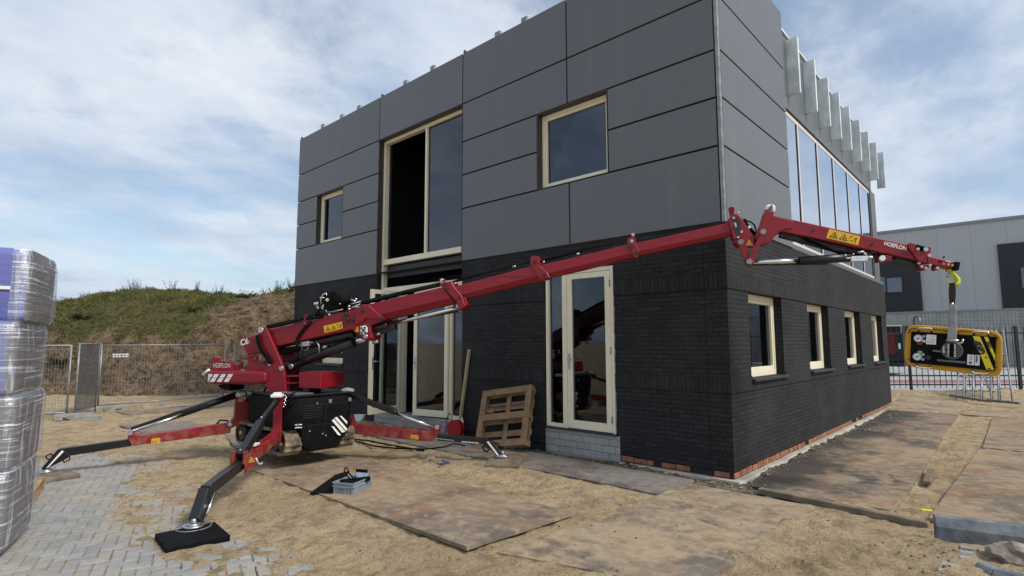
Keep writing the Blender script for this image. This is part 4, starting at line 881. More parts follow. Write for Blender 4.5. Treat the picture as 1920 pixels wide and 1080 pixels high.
for x0, h0_ in ((690, 12), (712, 20), (736, 22), (760, 22), (784, 22), (806, 20)): mb.add([BPl.p(*zI(q), .2035) for q in ((x0, 612-h0_), (x0+10, 612-h0_), (x0+10, 612), (x0, 612))], [(0, 1, 2, 3)])
mb.build('worn_lettering', mottled('worn_print', (.16, .10, .06), (.05, .02, .02), 60, lo=.4, hi=.6), cw)
mb = MB(); plate(mb, [(408, 721.6), (432, 721.6), (431, 733), (413, 728)], .2, .3); mb.build('step_bracket', 'blackmatt', cw, bevel=.005)
mb = MB(); mb.tube([BPl.p(*q, .25) for q in [(392, 693), (387, 697), (380, 703)]], .02, 8); mb.build('sling_tail', 'white', cw)
mb = MB(); plate(mb, [(560, 700), (601.5, 701), (601.5, 729), (560, 727)], .30, .62); tk = mb.build('oil_tank', 'red', crane, bevel=.008)
mb = MB(); plate(mb, [(561, 698), (601, 699.2), (601, 700.6), (561, 699.6)], .28, .58); mb.build('tank_lid', 'red', tk)
mb = MB(); plate(mb, [(568, 729), (580, 729), (578, 742), (570, 742)], .2, .3); mb.build('tank_support', 'black', tk)
# lift cylinder under the boom
mb = MB(); P, Q = BPl.p(541, 688), BPl.p(663, 641.5); mb.cyl(P, Q, .075, 18); mb.cyl(P-Tn*.0, P+(Q-P)*.06, .085, 18); lc = mb.build('lift_cylinder', 'black', crane)
mb = MB(); mb.cyl(Q, BPl.p(686, 634.5), .042, 14); mb.build('piston_rod', 'chrome', lc)
mb = MB(); pin(mb, (1270, 378), .16, .03, .05, zA); mb.build('pivot_pin', 'steel', lc); mb = MB(); pin(mb, (545, 687), .09, .04, .05); mb.build('pivot_pin', 'steel', lc)
mb = MB(); mb.cyl(BPl.p(522, 660, .02), BPl.p(664, 625, .02), .058, 14); mb.bar(BPl.p(530, 664, -.1), BPl.p(660, 632, -.1), .05, .05); mb.build('under_boom_cylinder', 'black', crane)
mb = MB(); plate(mb, [(562, 642), (580, 639), (580, 648), (562, 650)], .13, .1); mb.cyl(BPl.p(536, 651, .09), BPl.p(562, 646, .09), .012, 8); mb.cyl(BPl.p(578, 643, .09), BPl.p(587, 641.5, .09), .015, 8); mb.tube([BPl.p(*q, .1) for q in [(566, 650), (566, 656), (572, 657), (577, 655), (578, 649)]], .009, 6); mb.tube([BPl.p(*q, .1) for q in [(594, 640), (598, 648), (599, 662)]], .012, 6); mb.build('valve_block', 'steel', crane)
# telescope cylinder
mb = MB(); mb.cyl(BPl.p(690, 620, .03), BPl.p(727, 609.5, .03), .055, 14); mb.bar(BPl.p(690, 628, .0), BPl.p(742, 611, .0), .10, .10); mb.bar(BPl.p(712, 609, -.02), BPl.p(858, 583, -.02), .05, .04); tc_ = mb.build('telescope_cylinder', 'black', crane, bevel=.004)
mb = MB(); mb.cyl(BPl.p(727, 609, .03), BPl.p(860, 576.5, .03), .027, 12); mb.build('piston_rod', 'chrome', tc_)
mb = MB(); mb.cyl(BPl.p(705, 627, .05), BPl.p(712, 626, .05), .02, 8); mb.build('hydraulic_coupling', 'steel', tc_); mb = MB(); mb.cyl(BPl.p(699, 643, .05), BPl.p(709, 640, .05), .022, 8); mb.build('hydraulic_coupling', 'steel', tc_)
# telescopic sections
s2 = boomsec((688, 571.5), (700, 604), (830, 538), (852, 567), .25, 'boom_section')
mb = MB(); plate(mb, [(823, 534), (828, 530), (846, 527), (850, 536), (866, 555), (872, 574), (861, 582), (855, 566), (833, 541)], .135, .27); e2 = mb.build('section_collar', 'red', s2, bevel=.006)
mb = MB(); plate(mb, [(857, 562), (872, 556), (876, 571), (870, 578), (858, 580)], .10, .2); mb.build('cylinder_lug', 'red', s2, bevel=.004)
s3 = boomsec((840, 540.5), (852, 564.5), (995, 499.5), (1020, 523), .21, 'boom_section')
mb = MB(); plate(mb, [(995, 482), (998, 479), (1009, 480), (1012, 499), (1025, 510), (1031, 520), (1014, 524), (1008, 518), (994, 497)], .115, .23); e3 = mb.build('section_collar', 'red', s3, bevel=.005)
s4 = boomsec((1008, 499), (1020, 522.5), (1178, 458), (1192, 481), .175, 'boom_section')
mb = MB(); plate(mb, [(1176, 447), (1186, 443), (1192, 446), (1191, 456), (1199, 470), (1195, 484), (1188, 482), (1183, 468), (1176, 458)], .10, .20); e4 = mb.build('section_collar', 'red', s4, bevel=.005)
s5 = boomsec((1188, 456.5), (1194, 480), (1372, 416.5), (1376, 440), .14, 'boom_section')
for s_, pts, o_ in ((e2, [(839, 541), (861, 558), (834, 534)], .137), (e3, [(1003, 491), (1020, 516)], .117), (e4, [(1184, 462), (1195, 474)], .102)):
    for q in pts: mb = MB(); pin(mb, q, o_, .022, .02, seg=10); mb.build('bolt_head', 'ink', s_)
for s_, pts, o_ in ((e2, [(828, 525), (829, 537), (858, 574)], .11), (e3, [(1003, 483), (999, 494)], .10), (e4, [(1187, 440), (1185, 452)], .09)):
    for k, q in enumerate(pts): mb = MB(); pin(mb, q, o_, .022, .1, seg=10); mb.build('roller', 'steel', s_)
mb = MB(); mb.tube([BPl.p(*q, .03) for q in [(664, 572), (692, 566), (760, 549), (826, 534)]], .026, 8); mb.tube([BPl.p(*q, -.03) for q in [(664, 570), (692, 564), (760, 547), (826, 532)]], .026, 8)
mb.tube([BPl.p(*q, .03) for q in [(846, 531), (900, 515), (996, 490)]], .012, 6); mb.tube([BPl.p(*q, .0) for q in [(846, 529), (900, 513), (996, 489)]], .012, 6); mb.tube([BPl.p(*q, .02) for q in [(1012, 492), (1100, 468), (1180, 448)]], .010, 6); mb.tube([BPl.p(*q, -.02) for q in [(1012, 490), (1100, 466), (1180, 446)]], .010, 6)
mb.build('hose', 'blackmatt', crane)
for a, b in (((961, 500.5), (967, 499)), ((1081, 477), (1086, 475.7)), ((1017, 493), (1021, 490)), ((848, 534), (856, 530))): mb = MB(); mb.cyl(BPl.p(*a, .03), BPl.p(*b, .03), .015, 8); mb.build('hose_coupling', 'steel', crane)
# hose reel / power pack on top of the boom
mb = MB(); c = BPl.p(633, 566, .0); mb.cyl(c-Tt*.02+Tn*.13, c-Tt*.02-Tn*.16, .145, 24); P, Q = BPl.p(610, 571, .0), BPl.p(654, 566, .0); mb.obox((P+Q)/2+UZ*.02, Tt*.97+UZ*.2, Tn, UZ*.97-Tt*.2, .17, .11, .085); mb.ball(BPl.p(640, 562, .05), .13, 14, (1.3, 1, .9)); wn = mb.build('winch', 'blackmatt', crane)
mb = MB(); mb.cyl(BPl.p(613.5, 562, .16), BPl.p(613.5, 562, .19), .025, 14); mb.tube([BPl.p(*q, .13) for q in [(602, 570), (602, 560), (606, 552), (612, 549.5), (613, 555)]], .010, 6); mb.cyl(BPl.p(590, 570, .1), BPl.p(598, 569, .1), .025, 8); mb.cyl(BPl.p(595, 574, .1), BPl.p(598, 580, .1), .014, 8); mb.cyl(BPl.p(604, 576, .1), BPl.p(608, 572, .1), .018, 8); mb.cyl(BPl.p(612, 590, .1), BPl.p(613, 581, .1), .022, 8); mb.cyl(BPl.p(600, 558, .12), BPl.p(608, 558.5, .12), .012, 6); mb.cyl(BPl.p(604, 579, .12), BPl.p(607, 577, .12), .02, 8)
for a, b in (((614, 586), (643, 580)), ((654, 571), (677, 565)), ((655, 578), (676, 570)), ((656, 561), (667, 565)), ((662, 577), (674, 575))): mb.cyl(BPl.p(*a, .11), BPl.p(*b, .11), .011, 6)
for q in ((638, 561), (638, 569), (655, 574), (655, 579), (618, 590), (668, 561)): pin(mb, q, .15, .014, .03, seg=8)
mb.build('fitting', 'chrome', wn)
mb = MB()
for q in [[(602, 590), (590, 592), (598, 582), (604, 578)], [(592, 594), (600, 586), (603, 592)], [(655, 590), (654, 580), (656, 570)]]: mb.tube([BPl.p(*p, .1) for p in q], .014, 6)
mb.build('hose', 'blackmatt', wn)
mb = MB(); plate(mb, [(652, 592), (657, 590), (656, 579), (653, 580)], .16, .05); mb.build('winch_bracket', 'red', wn)

# knuckle and jib
mb = MB(); plate(mb, [(42, 330), (62, 300), (75, 255), (160, 238), (205, 262), (272, 352), (275, 500), (230, 590), (165, 610), (112, 600), (95, 500)], .10, .05, zD); mb.prism([BPl.p(*zD(q), .10)-Tn*.16 for q in [(42, 330), (75, 255), (160, 238), (205, 262), (272, 352), (275, 500), (230, 590), (112, 600), (95, 500)]], -Tn*.05); plate(mb, [(62, 160), (118, 150), (140, 250), (85, 262)], .06, .12, zD); kn = mb.build('boom_head', 'red_boom', crane, bevel=.006)
mb = MB(); mb.cyl(BPl.p(*zD((88, 180)), .08), BPl.p(*zD((88, 180)), -.08), .038, 14); mb.build('sheave', 'red_boom', kn)
mb = MB(); plate(mb, [(100, 270), (140, 262), (190, 300), (225, 370), (225, 480), (190, 545), (150, 540), (120, 430)], .102, .004, zD); mb.build('opening', 'ink', kn)
mb = MB(); plate(mb, [(120, 370), (150, 360), (170, 420), (150, 440)], .108, .01, zD); pin(mb, (120, 300), .105, .016, .02, zD, seg=8); pin(mb, (235, 500), .105, .016, .02, zD, seg=8); pin(mb, (185, 580), .105, .014, .02, zD, seg=8); mb.build('fitting', 'steel', kn)
mb = MB(); plate(mb, [(270, 345), (420, 590), (422, 700), (300, 722), (240, 700), (180, 715), (130, 650), (150, 560), (230, 560)], .085, .17, zD); mb.build('head_lug', 'red_boom', kn, bevel=.006)
mb = MB(); mb.tube([BPl.p(*zD(q), .05) for q in [(250, 320), (300, 345), (370, 355), (420, 400), (440, 470)]], .010, 6); mb.tube([BPl.p(*zD(q), .0) for q in [(280, 350), (340, 440), (420, 520), (480, 540)]], .022, 8); mb.ball(BPl.p(*zD((280, 340)), .05), .03, 8); mb.build('hose', 'blackmatt', kn)
mb = MB(); mb.cyl(BPl.p(*zD((320, 425)), .06), BPl.p(*zD((360, 455)), .06), .022, 8); mb.cyl(BPl.p(*zD((170, 225)), .05), BPl.p(*zD((205, 230)), .05), .012, 6); mb.build('fitting', 'steel', kn)
warn(kn, [(336, 615), (344, 615), (408, 698), (298, 700)], .088, BPl, zD, True)
def link_bar(a, b, w, off, th, name, par):
    P, Q = BPl.p(*zD(a), off), BPl.p(*zD(b), off); mb = MB(); d = (Q-P)/np.linalg.norm(Q-P); s_ = np.cross(d, Tn); mb.obox((P+Q)/2-Tn*th/2, d, s_, Tn, np.linalg.norm(Q-P)/2, w/2, th/2)
    for X in (P, Q): mb.cyl(X, X-Tn*th, w/2*1.05, 16)
    return mb.build(name, 'red_boom', par, bevel=.003)
l1 = link_bar((228, 650), (345, 935), .085, .125, .03, 'knuckle_link', kn); l2 = link_bar((555, 500), (355, 930), .058, .16, .03, 'knuckle_link', kn)
mb = MB()
for q, o in (((222, 648), .128), ((348, 928), .165), ((550, 498), .165)): pin(mb, q, o, .033, .2, zD)
mb.build('pivot_pin', 'fencesteel', kn)
mb = MB(); plate(mb, [(578, 195), (710, 212), (700, 262), (985, 345), (985, 455), (870, 458), (790, 500), (690, 595), (650, 645), (500, 692), (430, 590), (465, 450), (520, 400)], .115, .23, zD); jb = mb.build('jib_base', 'red_boom', crane, bevel=.008)
mb = MB(); plate(mb, [(575, 180), (590, 110), (640, 97), (720, 100), (735, 180), (705, 225), (640, 180)], .08, .16, zD); wl = mb.build('work_light', 'white', jb, bevel=.02, seg=2)
mb = MB(); plate(mb, [(640, 165), (662, 112), (685, 105), (680, 185)], .084, .01, zD); pin(mb, (655, 155), .09, .022, .03, zD); mb.build('lens', 'greylid', wl)
def jibbeam(t0, b0, t1, b1, w, name, mat='red_boom', par=crane):
    mb = MB(); r = []
    for tp, bt in ((t0, b0), (t1, b1)):
        P, Q = BPl.p(*tp, w/2), BPl.p(*bt, w/2); r.append([P, P-Tn*w, Q-Tn*w, Q])
    mb.loft(r[0], r[1]); return mb.build(name, mat, par, bevel=.01)
jm = jibbeam((1448, 403.2), (1462, 433), (1706, 459.5), (1722, 489), .20, 'jib')
warn(jm, [(1555, 429), (1613, 443), (1609, 460), (1549, 446)], .102)
a_, b_ = BPl.p(1657.5, 456.3, .102), BPl.p(1697, 466, .102); text('HOEFLON', .062, a_, b_-a_, UZ, 'white', jm, sx=.82, bold=.002)
mb = MB(); pin(mb, (1525, 432), .102, .015, .01, seg=10); pin(mb, (1635.5, 457.5), .102, .015, .01, seg=10); mb.build('bolt_hole', 'ink', jm)
mb = MB(); plate(mb, [(1170, 240), (1200, 222), (1262, 236), (1265, 295), (1345, 335), (1380, 268), (1450, 277), (1442, 350), (1425, 395), (1405, 400), (1390, 470), (1300, 450), (1270, 415), (1180, 290)], .125, .25, zE); jc = mb.build('jib_collar', 'red_boom', jm, bevel=.006)
mb = MB(); mb.cyl(BPl.p(*zE((1262, 275)), .1), BPl.p(*zE((1395, 310)), .1), .03, 10); mb.build('hydraulic_motor', 'blackmatt', jc)
mb = MB()
for q, r in (((1380, 305), .024), ((1285, 300), .016), ((1420, 375), .018)): pin(mb, q, .13, r, .03, zE, seg=10)
mb.build('fitting', 'steel', jc)
mb = MB(); plate(mb, [(1280, 470), (1400, 480), (1440, 495), (1400, 545), (1360, 560), (1330, 550)], .08, .16, zE); plate(mb, [(1490, 500), (1560, 505), (1555, 540), (1520, 558), (1490, 540)], .05, .10, zE); mb.build('rope_guide', 'red_boom', jc, bevel=.006)
mb = MB()
for q in ((1300, 468), (1330, 510), (1380, 530), (1430, 495), (1522, 528)): pin(mb, q, .09, .016, .05, zE, seg=8)
mb.build('fitting', 'steel', jc)
je = jibbeam(zE((1395, 382)), zE((1395, 478)), zE((1735, 456)), zE((1722, 540)), .13, 'jib_extension')
mb = MB(); plate(mb, [(1735, 448), (1803, 458), (1782, 556), (1716, 548)], .10, .20, zE); mb.build('end_cap', 'blackmatt', je, bevel=.008)
mb = MB(); plate(mb, [(1615, 435), (1690, 455), (1680, 462), (1620, 447)], .068, .006, zE); plate(mb, [(1640, 478), (1668, 475), (1655, 500)], .068, .006, zE); plate(mb, [(1590, 480), (1600, 466), (1608, 486)], .068, .006, zE); pin(mb, (1700, 495), .068, .012, .02, zE, seg=8); mb.build('hazard_marking', 'whiteworn', je)
mb = MB(); plate(mb, [(1545, 440), (1575, 430), (1560, 465), (1540, 460)], .07, .03, zE); mb.cyl(BPl.p(*zE((1590, 410)), .03), BPl.p(*zE((1605, 388)), .03), .008, 6); mb.build('limit_switch', 'blackmatt', je)
# jib cylinder and pipework below the jib
mb = MB(); mb.cyl(BPl.p(1499, 488.8, .08), BPl.p(1597, 483, .08), .052, 16); mb.bar(BPl.p(1411, 496, .04), BPl.p(1550, 494, .04), .03, .03); mb.cyl(BPl.p(1596, 483, .08), BPl.p(1632, 481, .08), .036, 12); jcy = mb.build('jib_cylinder', 'black', crane)
mb = MB(); mb.cyl(BPl.p(1407, 492, .08), BPl.p(1500, 488.8, .08), .030, 14); mb.build('piston_rod', 'chrome', jcy)
mb = MB(); plate(mb, [(1596.5, 480.5), (1627, 479.5), (1627, 489), (1596.5, 490)], .15, .10); mb.cyl(BPl.p(1586, 484, .12), BPl.p(1597, 484, .12), .014, 8); mb.cyl(BPl.p(1627, 483, .12), BPl.p(1636, 482, .12), .016, 8); pin(mb, (860, 412), .125, .032, .03, zE); mb.build('valve_block', 'galv', jcy, bevel=.004)
mb = MB(); plate(mb, [(840, 370), (900, 372), (975, 390), (972, 440), (910, 435), (850, 440)], .11, .22, zE); mb.build('cylinder_lug', 'red_boom', jcy, bevel=.005)
mb = MB(); mb.bar(BPl.p(1462, 438, -.02), BPl.p(1585, 470, -.02), .10, .09); mb.bar(BPl.p(1578, 466, -.02), BPl.p(1648, 482, -.02), .06, .05); mb.bar(BPl.p(1674, 487, .0), BPl.p(1728, 502, .0), .09, .07); mb.build('under_jib_cylinder', 'black', crane, bevel=.006)
mb = MB(); mb.tube([BPl.p(*q, .1) for q in [(1508, 444), (1540, 458), (1565, 470), (1600, 474), (1640, 475)]], .014, 6); mb.tube([BPl.p(*q, .07) for q in [(1508, 446), (1548, 466), (1575, 475), (1640, 478)]], .014, 6); mb.build('hose', 'blackmatt', crane)
for a, b in (((1608, 473), (1620, 472)), ((1619, 474), (1625, 478)), ((1584, 480), (1586, 478)), ((1598, 477), (1601, 476))): mb = MB(); mb.cyl(BPl.p(*a, .12), BPl.p(*b, .12), .012, 6); mb.build('hose_coupling', 'steel', crane)
# hook
mb = MB(); zK = zE; P = lambda q: BPl.p(*zE(q), .0); mb.cyl(P((1680, 520)), P((1680, 545)), .035, 14); mb.ball(P((1678, 556)), .042, 14, (1, 1, .55)); mb.ball(P((1690, 585)), .026, 12, (.9, .9, 1.2))
hp = [(1700, 590), (1725, 612), (1752, 645), (1768, 680), (1758, 715), (1725, 728), (1690, 718), (1662, 700)]
hs = []
for i in range(len(hp)-1):
    p0, p1, p2, p3 = [np.array(hp[min(max(i+k, 0), len(hp)-1)], float) for k in (-1, 0, 1, 2)]
    for t_ in (0, .25, .5, .75): hs.append(.5*((2*p1)+(-p0+p2)*t_+(2*p0-5*p1+4*p2-p3)*t_**2+(-p0+3*p1-3*p2+p3)*t_**3))
hs.append(np.array(hp[-1], float)); nh = len(hs)
for i in range(nh-1):
    ra, rb = [np.interp(k/(nh-1), (0, .35, .6, .85, 1), (.016, .026, .027, .018, .007)) for k in (i, i+1)]; a, b = P(hs[i]), P(hs[i+1]); mb.cyl(a, b+(b-a)*.15, ra, 12, rb)
mb.tube([P(q) for q in [(1665, 590), (1648, 640), (1640, 690), (1650, 715)]], .008, 8)
mb.build('hook', 'hook', crane)
mb = MB(); mb.cyl(P((1660, 590)), P((1650, 640)), .014, 8); mb.build('safety_latch', 'steel', crane)

# chassis: hood, frame, tracks
def chbox(mb, x0, x1, y0, y1, z0, z1): return mb.box(x0, x1, y0, y1, z0, z1)
mb = MB(); zr = [(.46, .97), (.52, 1.0), (.80, 1.0), (.90, .97)]; rings = []
xa, xb, ya, yb = -6.15, -4.72, -3.62, -2.58
for z, sc in zr:
    ring = []; r = .17; hx_, hy_ = (xb-xa)/2*sc, (yb-ya)/2*sc; cx_, cy_ = (xa+xb)/2, (ya+yb)/2
    for (sx_, sy_, a0) in ((1, 1, 0), (-1, 1, 90), (-1, -1, 180), (1, -1, 270)):
        for k in range(7):
            a = R(a0+15*k); ring.append((cx_+sx_*(hx_-r)+r*math.cos(a), cy_+sy_*(hy_-r)+r*math.sin(a), z))
    rings.append(ring)
n_ = len(rings[0])
for i in range(3): mb.add(rings[i]+rings[i+1], [(k, (k+1) % n_, n_+(k+1) % n_, n_+k) for k in range(n_)], True)
mb.add(rings[0], [tuple(range(n_))]); mb.add(rings[-1], [tuple(range(n_))]); hood = mb.build('hood', 'blackmatt', crane, weld=True)
mb = MB(); mb.prism([(-4.715, -3.44, .52), (-4.715, -3.38, .22), (-4.76, -3.28, .12), (-4.76, -2.86, .12), (-4.715, -2.72, .30), (-4.715, -2.60, .52)], (-1.2, 0, 0)); mb.build('belly_panel', 'blackmatt', hood, bevel=.03, seg=2)
mb = MB(); rl = [(x*1.0+(0.03 if x > cx_ else -.03), y+(.02 if y > cy_ else -.02), .905) for x, y, z in rings[3]]; mb.prism([p for p in rl if True], (0, 0, .022)); mb.build('hood_lid', 'black', hood, bevel=.006)
mb = MB(); mb.box(-5.35, -4.78, -3.50, -3.22, .929, .945); mb.build('lid_panel', 'greylid', hood, bevel=.004)
mb = MB()
for q in ([(1207, 595), (1235, 598), (1318, 695), (1285, 697)], [(1212, 530), (1235, 512), (1365, 655), (1330, 668)], [(1240, 500), (1272, 490), (1388, 625), (1375, 650)], [(1300, 478), (1325, 480), (1386, 540), (1384, 575)]): mb.add([FX(*zB(p), xb+.013) for p in q], [(0, 1, 2, 3)])
mb.build('hazard_stripe', 'whiteworn', hood)
mb = MB()
for y, z in ((-3.30, .42), (-3.1, .36), (-3.05, .33), (-2.72, .30), (-3.48, .50), (-3.48, .53), (-3.2, .80)): mb.cyl((xb-.005, y, z), (xb+.012, y, z), .012, 8)
mb.build('bolt', 'steel', hood)
for k in range(6): mb = MB(); mb.box(xb-.01, xb+.006, -3.40, -3.12, .60+.032*k, .615+.032*k); mb.build('vent_slat', 'black', hood, bevel=.003)
mb = MB(); mb.box(xb-.01, xb+.004, -3.06, -3.048, .48, .86); mb.box(xb-.01, xb+.0035, -3.47, -2.62, .775, .786); mb.build('panel_seam', 'black', hood)
for y, z in ((-3.02, .82), (-2.70, .82)): mb = MB(); mb.box(xb-.01, xb+.014, y, y+.05, z-.03, z+.02); mb.build('latch', 'fencesteel', hood, bevel=.003)
mb = MB()
for k in range(7): c = FX(537-.6*k+2*(k % 2), 742+3.4*k, xb+.03); mb.cyl(c, c+np.array([.02, -.03, 0]), .013, 8)
mb.build('hose_fitting', 'chrome', hood)
for k, (u0, v0, u1, v1) in enumerate(((538, 746, 557, 738), (538, 754, 566, 739), (540, 760, 575, 741))):
    a, b = FX(u0, v0, xb+.05), BPl.p(u1, v1, .25); m_ = (a+b)/2+UZ*.03+np.array([.08, -.05, 0]); mb = MB(); mb.tube([a, (a+m_)/2+np.array([.04, -.02, 0]), m_, (m_+b)/2+UZ*.015, b], .012, 6); mb.build('hose', 'blackmatt', hood)
mb = MB(); mb.bar((xb+.01, -3.52, .53), (xb+.01, -3.42, .525), .004, .012); mb.bar((xb+.01, -3.52, .49), (xb+.01, -3.42, .485), .004, .012); mb.build('label_strip', 'whiteworn', hood)
mb = MB(); mb.box(-6.55, -4.85, -3.34, -2.86, .12, .30); mb.box(-6.5, -6.16, -3.5, -2.7, .30, .86); frm = mb.build('chassis_frame', 'black', crane, bevel=.02)
def track(yc):
    mb = MB(); r = .165; x0, x1, zc_ = -6.50, -4.76, .265; w = .24; path = []
    for k in range(15): a = R(90-180*k/14); path.append((x1-r+r*math.cos(a), zc_+r*math.sin(a)))
    for k in range(15): a = R(270-180*k/14); path.append((x0+r+r*math.cos(a), zc_+r*math.sin(a)))
    # belt with cleats
    pts = []; n = len(path); 
    L_ = [0]
    for i in range(n): L_.append(L_[-1]+math.hypot(path[(i+1) % n][0]-path[i][0], path[(i+1) % n][1]-path[i][1]))
    tot = L_[-1]; m = 96
    def at(s):
        s %= tot
        for i in range(n):
            if L_[i+1] >= s: f = (s-L_[i])/(L_[i+1]-L_[i]+1e-9); a, b = path[i], path[(i+1) % n]; return a[0]+(b[0]-a[0])*f, a[1]+(b[1]-a[1])*f
    ring = []
    for i in range(m):
        s = tot*i/m; p = at(s); q = at(s+.01); tx, tz = q[0]-p[0], q[1]-p[1]; l = math.hypot(tx, tz); nx, nz = -tz/l, tx/l
        if (p[0]+nx*.1-cxm)**2*0+0: pass
        h = .015 if i % 2 else 0.0
        # outward normal: away from the centre line
        cxp = min(max(p[0], x0+r), x1-r); ox, oz = p[0]-cxp, p[1]-zc_; ol = math.hypot(ox, oz); ox, oz = ox/ol, oz/ol
        ring.append([(p[0]+ox*h, yc-w/2, p[1]+oz*h), (p[0]+ox*h, yc+w/2, p[1]+oz*h), (p[0]-ox*.03, yc+w/2, p[1]-oz*.03), (p[0]-ox*.03, yc-w/2, p[1]-oz*.03)])
    vs = [v for q in ring for v in q]; fs = []
    for i in range(m):
        a = i*4; b = ((i+1) % m)*4
        for k in range(4): fs.append((a+k, a+(k+1) % 4, b+(k+1) % 4, b+k))
    mb.add(vs, fs); tr = mb.build('crawler_track', 'rubber', crane)
    for x, rr in ((x0+r, .12), (x1-r, .12)): wh = MB(); wh.cyl((x, yc-w/2+.02, zc_), (x, yc+w/2-.02, zc_), rr, 20); wh.build('sprocket', 'black', tr)
    wh = None
    for k in range(5): x = x0+.36+k*.25; wh = MB(); wh.cyl((x, yc-w/2+.03, zc_-.075), (x, yc+w/2-.03, zc_-.075), .055, 14); wh.build('track_wheel', 'black', tr)
    fr = MB(); fr.box(x0+r+.04, x1-r-.04, yc-w/2+.05, yc+w/2-.05, zc_-.06, zc_+.07); fr.build('track_frame', 'blackmatt', tr, bevel=.01)
    hb = MB()
    for x in (x0+r, x1-r): hb.cyl((x, yc-w/2+.005, zc_), (x, yc-w/2+.03, zc_), .035, 10)
    hb.build('hub', 'steel', tr)
cxm = 0
track(-3.50); track(-2.66)

# outriggers
def outrig(pl, cyl, arm, bracket, ext, foot, rod=None, cover=None, post=None, zf=ident, aw=.14, marks=(), name_extra=None):
    mb = MB(); plate(mb, arm, aw/2, aw, zf, pl); o = mb.build('outrigger', 'red', crane, bevel=.01)
    if bracket: mb = MB(); plate(mb, bracket, aw/2+.02, aw+.04, zf, pl); mb.build('pivot_bracket', 'red', o, bevel=.006)
    mb = MB(); plate(mb, ext, aw/2-.02, aw-.04, zf, pl); mb.build('extension_arm', 'black', o, bevel=.008)
    mb = MB(); plate(mb, foot, aw/2-.012, aw-.024, zf, pl); mb.build('foot_leg', 'black', o, bevel=.008)
    if cyl: mb = MB(); plate(mb, cyl, .05, .10, zf, pl); mb.build('outrigger_cylinder', 'black', o, bevel=.012)
    if rod: mb = MB(); mb.cyl(pl.p(*zf(rod[0])), pl.p(*zf(rod[1])), .026, 12); mb.build('piston_rod', 'chrome', o)
    if cover: mb = MB(); plate(mb, cover, .08, .16, zf, pl); mb.build('hose_cover', 'white', o, bevel=.015, seg=2)
    if post: mb = MB(); plate(mb, post, .07, .14, zf, pl); mb.build('outrigger_post', 'red', o, bevel=.006)
    return o
def pad_plate(c, ang, w, d, th, z0, mat, label, tilt=(0, 0), hole=True):
    ex = np.array([math.cos(ang), math.sin(ang), tilt[0]]); ey = np.array([-math.sin(ang), math.cos(ang), tilt[1]]); ez = np.cross(ex, ey)
    mb = MB(); mb.obox((c[0], c[1], z0+th/2), ex, ey, ez, w/2, d/2, th/2); o = mb.build('outrigger_pad', mat, None, loc=(c[0], c[1], z0), bevel=.006); return tag(o, label, 'support pad', 'pads under the outrigger feet')
def foot_disc(par, c, z0, r=.095):
    mb = MB(); mb.cyl((c[0], c[1], z0), (c[0], c[1], z0+.018), r, 24); mb.cyl((c[0], c[1], z0+.018), (c[0], c[1], z0+.034), r*.72, 24, r*.5); mb.cyl((c[0], c[1], z0+.034), (c[0], c[1], z0+.075), .03, 14, .024); mb.build('foot_disc', 'steel', par)
# front
PF = VPlane((-4.93, -3.66), (-3.07, -5.29))
def fbar(name, a, b, w, h, mat, par=None, bev=.01, ext=0.0):
    P, Q = PF.p(*a), PF.p(*b); d = (Q-P)/np.linalg.norm(Q-P); mb = MB(); mb.bar(P-d*ext, Q+d*ext, w, h); return mb.build(name, mat, par or crane, bevel=bev)
oF = fbar('outrigger', (530, 808), (462, 862), .125, .13, 'red')
mb = MB(); hub = PF.A; mb.obox((hub[0], hub[1], .60), PF.t3(), PF.n3(), UZ, .045, .06, .33); mb.obox((hub[0], hub[1], .88), PF.t3(), PF.n3(), UZ, .05, .04, .09); mb.build('outrigger_post', 'red', oF, bevel=.01)
e0, e1 = PF.p(466, 857), PF.p(446, 873); dd_ = (e1-e0)/np.linalg.norm(e1-e0); mb = MB()
for sg in (-1, 1): mb.bar(e0+PF.n3()*.078*sg-dd_*.02, e1+PF.n3()*.078*sg+dd_*.0, .022, .20); mb.obox(PF.p(449, 858)+PF.n3()*.066*sg, PF.t3(), PF.n3(), UZ, .05, .016, .07)
mb.build('pivot_bracket', 'red', oF, bevel=.006)
fbar('extension_arm', (462, 862), (385, 921), .105, .11, 'black', oF); fbar('foot_leg', (386, 919), (366, 979), .10, .13, 'black', oF)
fbar('outrigger_cylinder', (489, 792), (451, 856), .095, .10, 'black', oF, .012); fbar('cylinder_shield', (519, 752), (488, 793), .06, .07, 'black', oF, .008)
mb = MB(); hc = PF.p(520, 742); mb.obox(hc, PF.t3(), PF.n3(), UZ, .07, .075, .022); mb.obox(hc+UZ*.03, PF.t3(), PF.n3(), UZ, .05, .05, .016); mb.build('hose_cover', 'white', oF, bevel=.012, seg=2)
mb = MB(); a_, b_ = PF.p(388, 925), PF.p(372, 972); nn_ = PF.n3(); mb.cyl(a_+nn_*.075, b_+nn_*.06, .016, 8); mb.build('foot_rod', 'chrome', oF)
mb = MB()
for q in ((487, 790), (493, 791), (447, 852), (454, 852)): c = PF.p(*q)+UZ*.05+PF.n3()*.02; mb.ball(c, .012, 8)
mb.build('bolt', 'chrome', oF)
mb = MB(); c = PF.p(478, 845)+UZ*.075; mb.obox(c, PF.t3(), PF.n3(), UZ, .08, .03, .012); mb.build('label_strip', 'whiteworn', oF, bevel=.004)
c0 = PF.p(470, 860)+PF.n3()*.092; tt_ = dd_; warn(oF, [(470, 857), (472, 857), (478, 866), (466, 868)], .093, PF, ident, True)
mb = MB(); mb.tube([PF.p(*q)+PF.n3()*.1 for q in [(464, 860), (467, 868), (472, 871), (476, 868)]], .010, 6); mb.build('hose', 'whiteworn', oF)
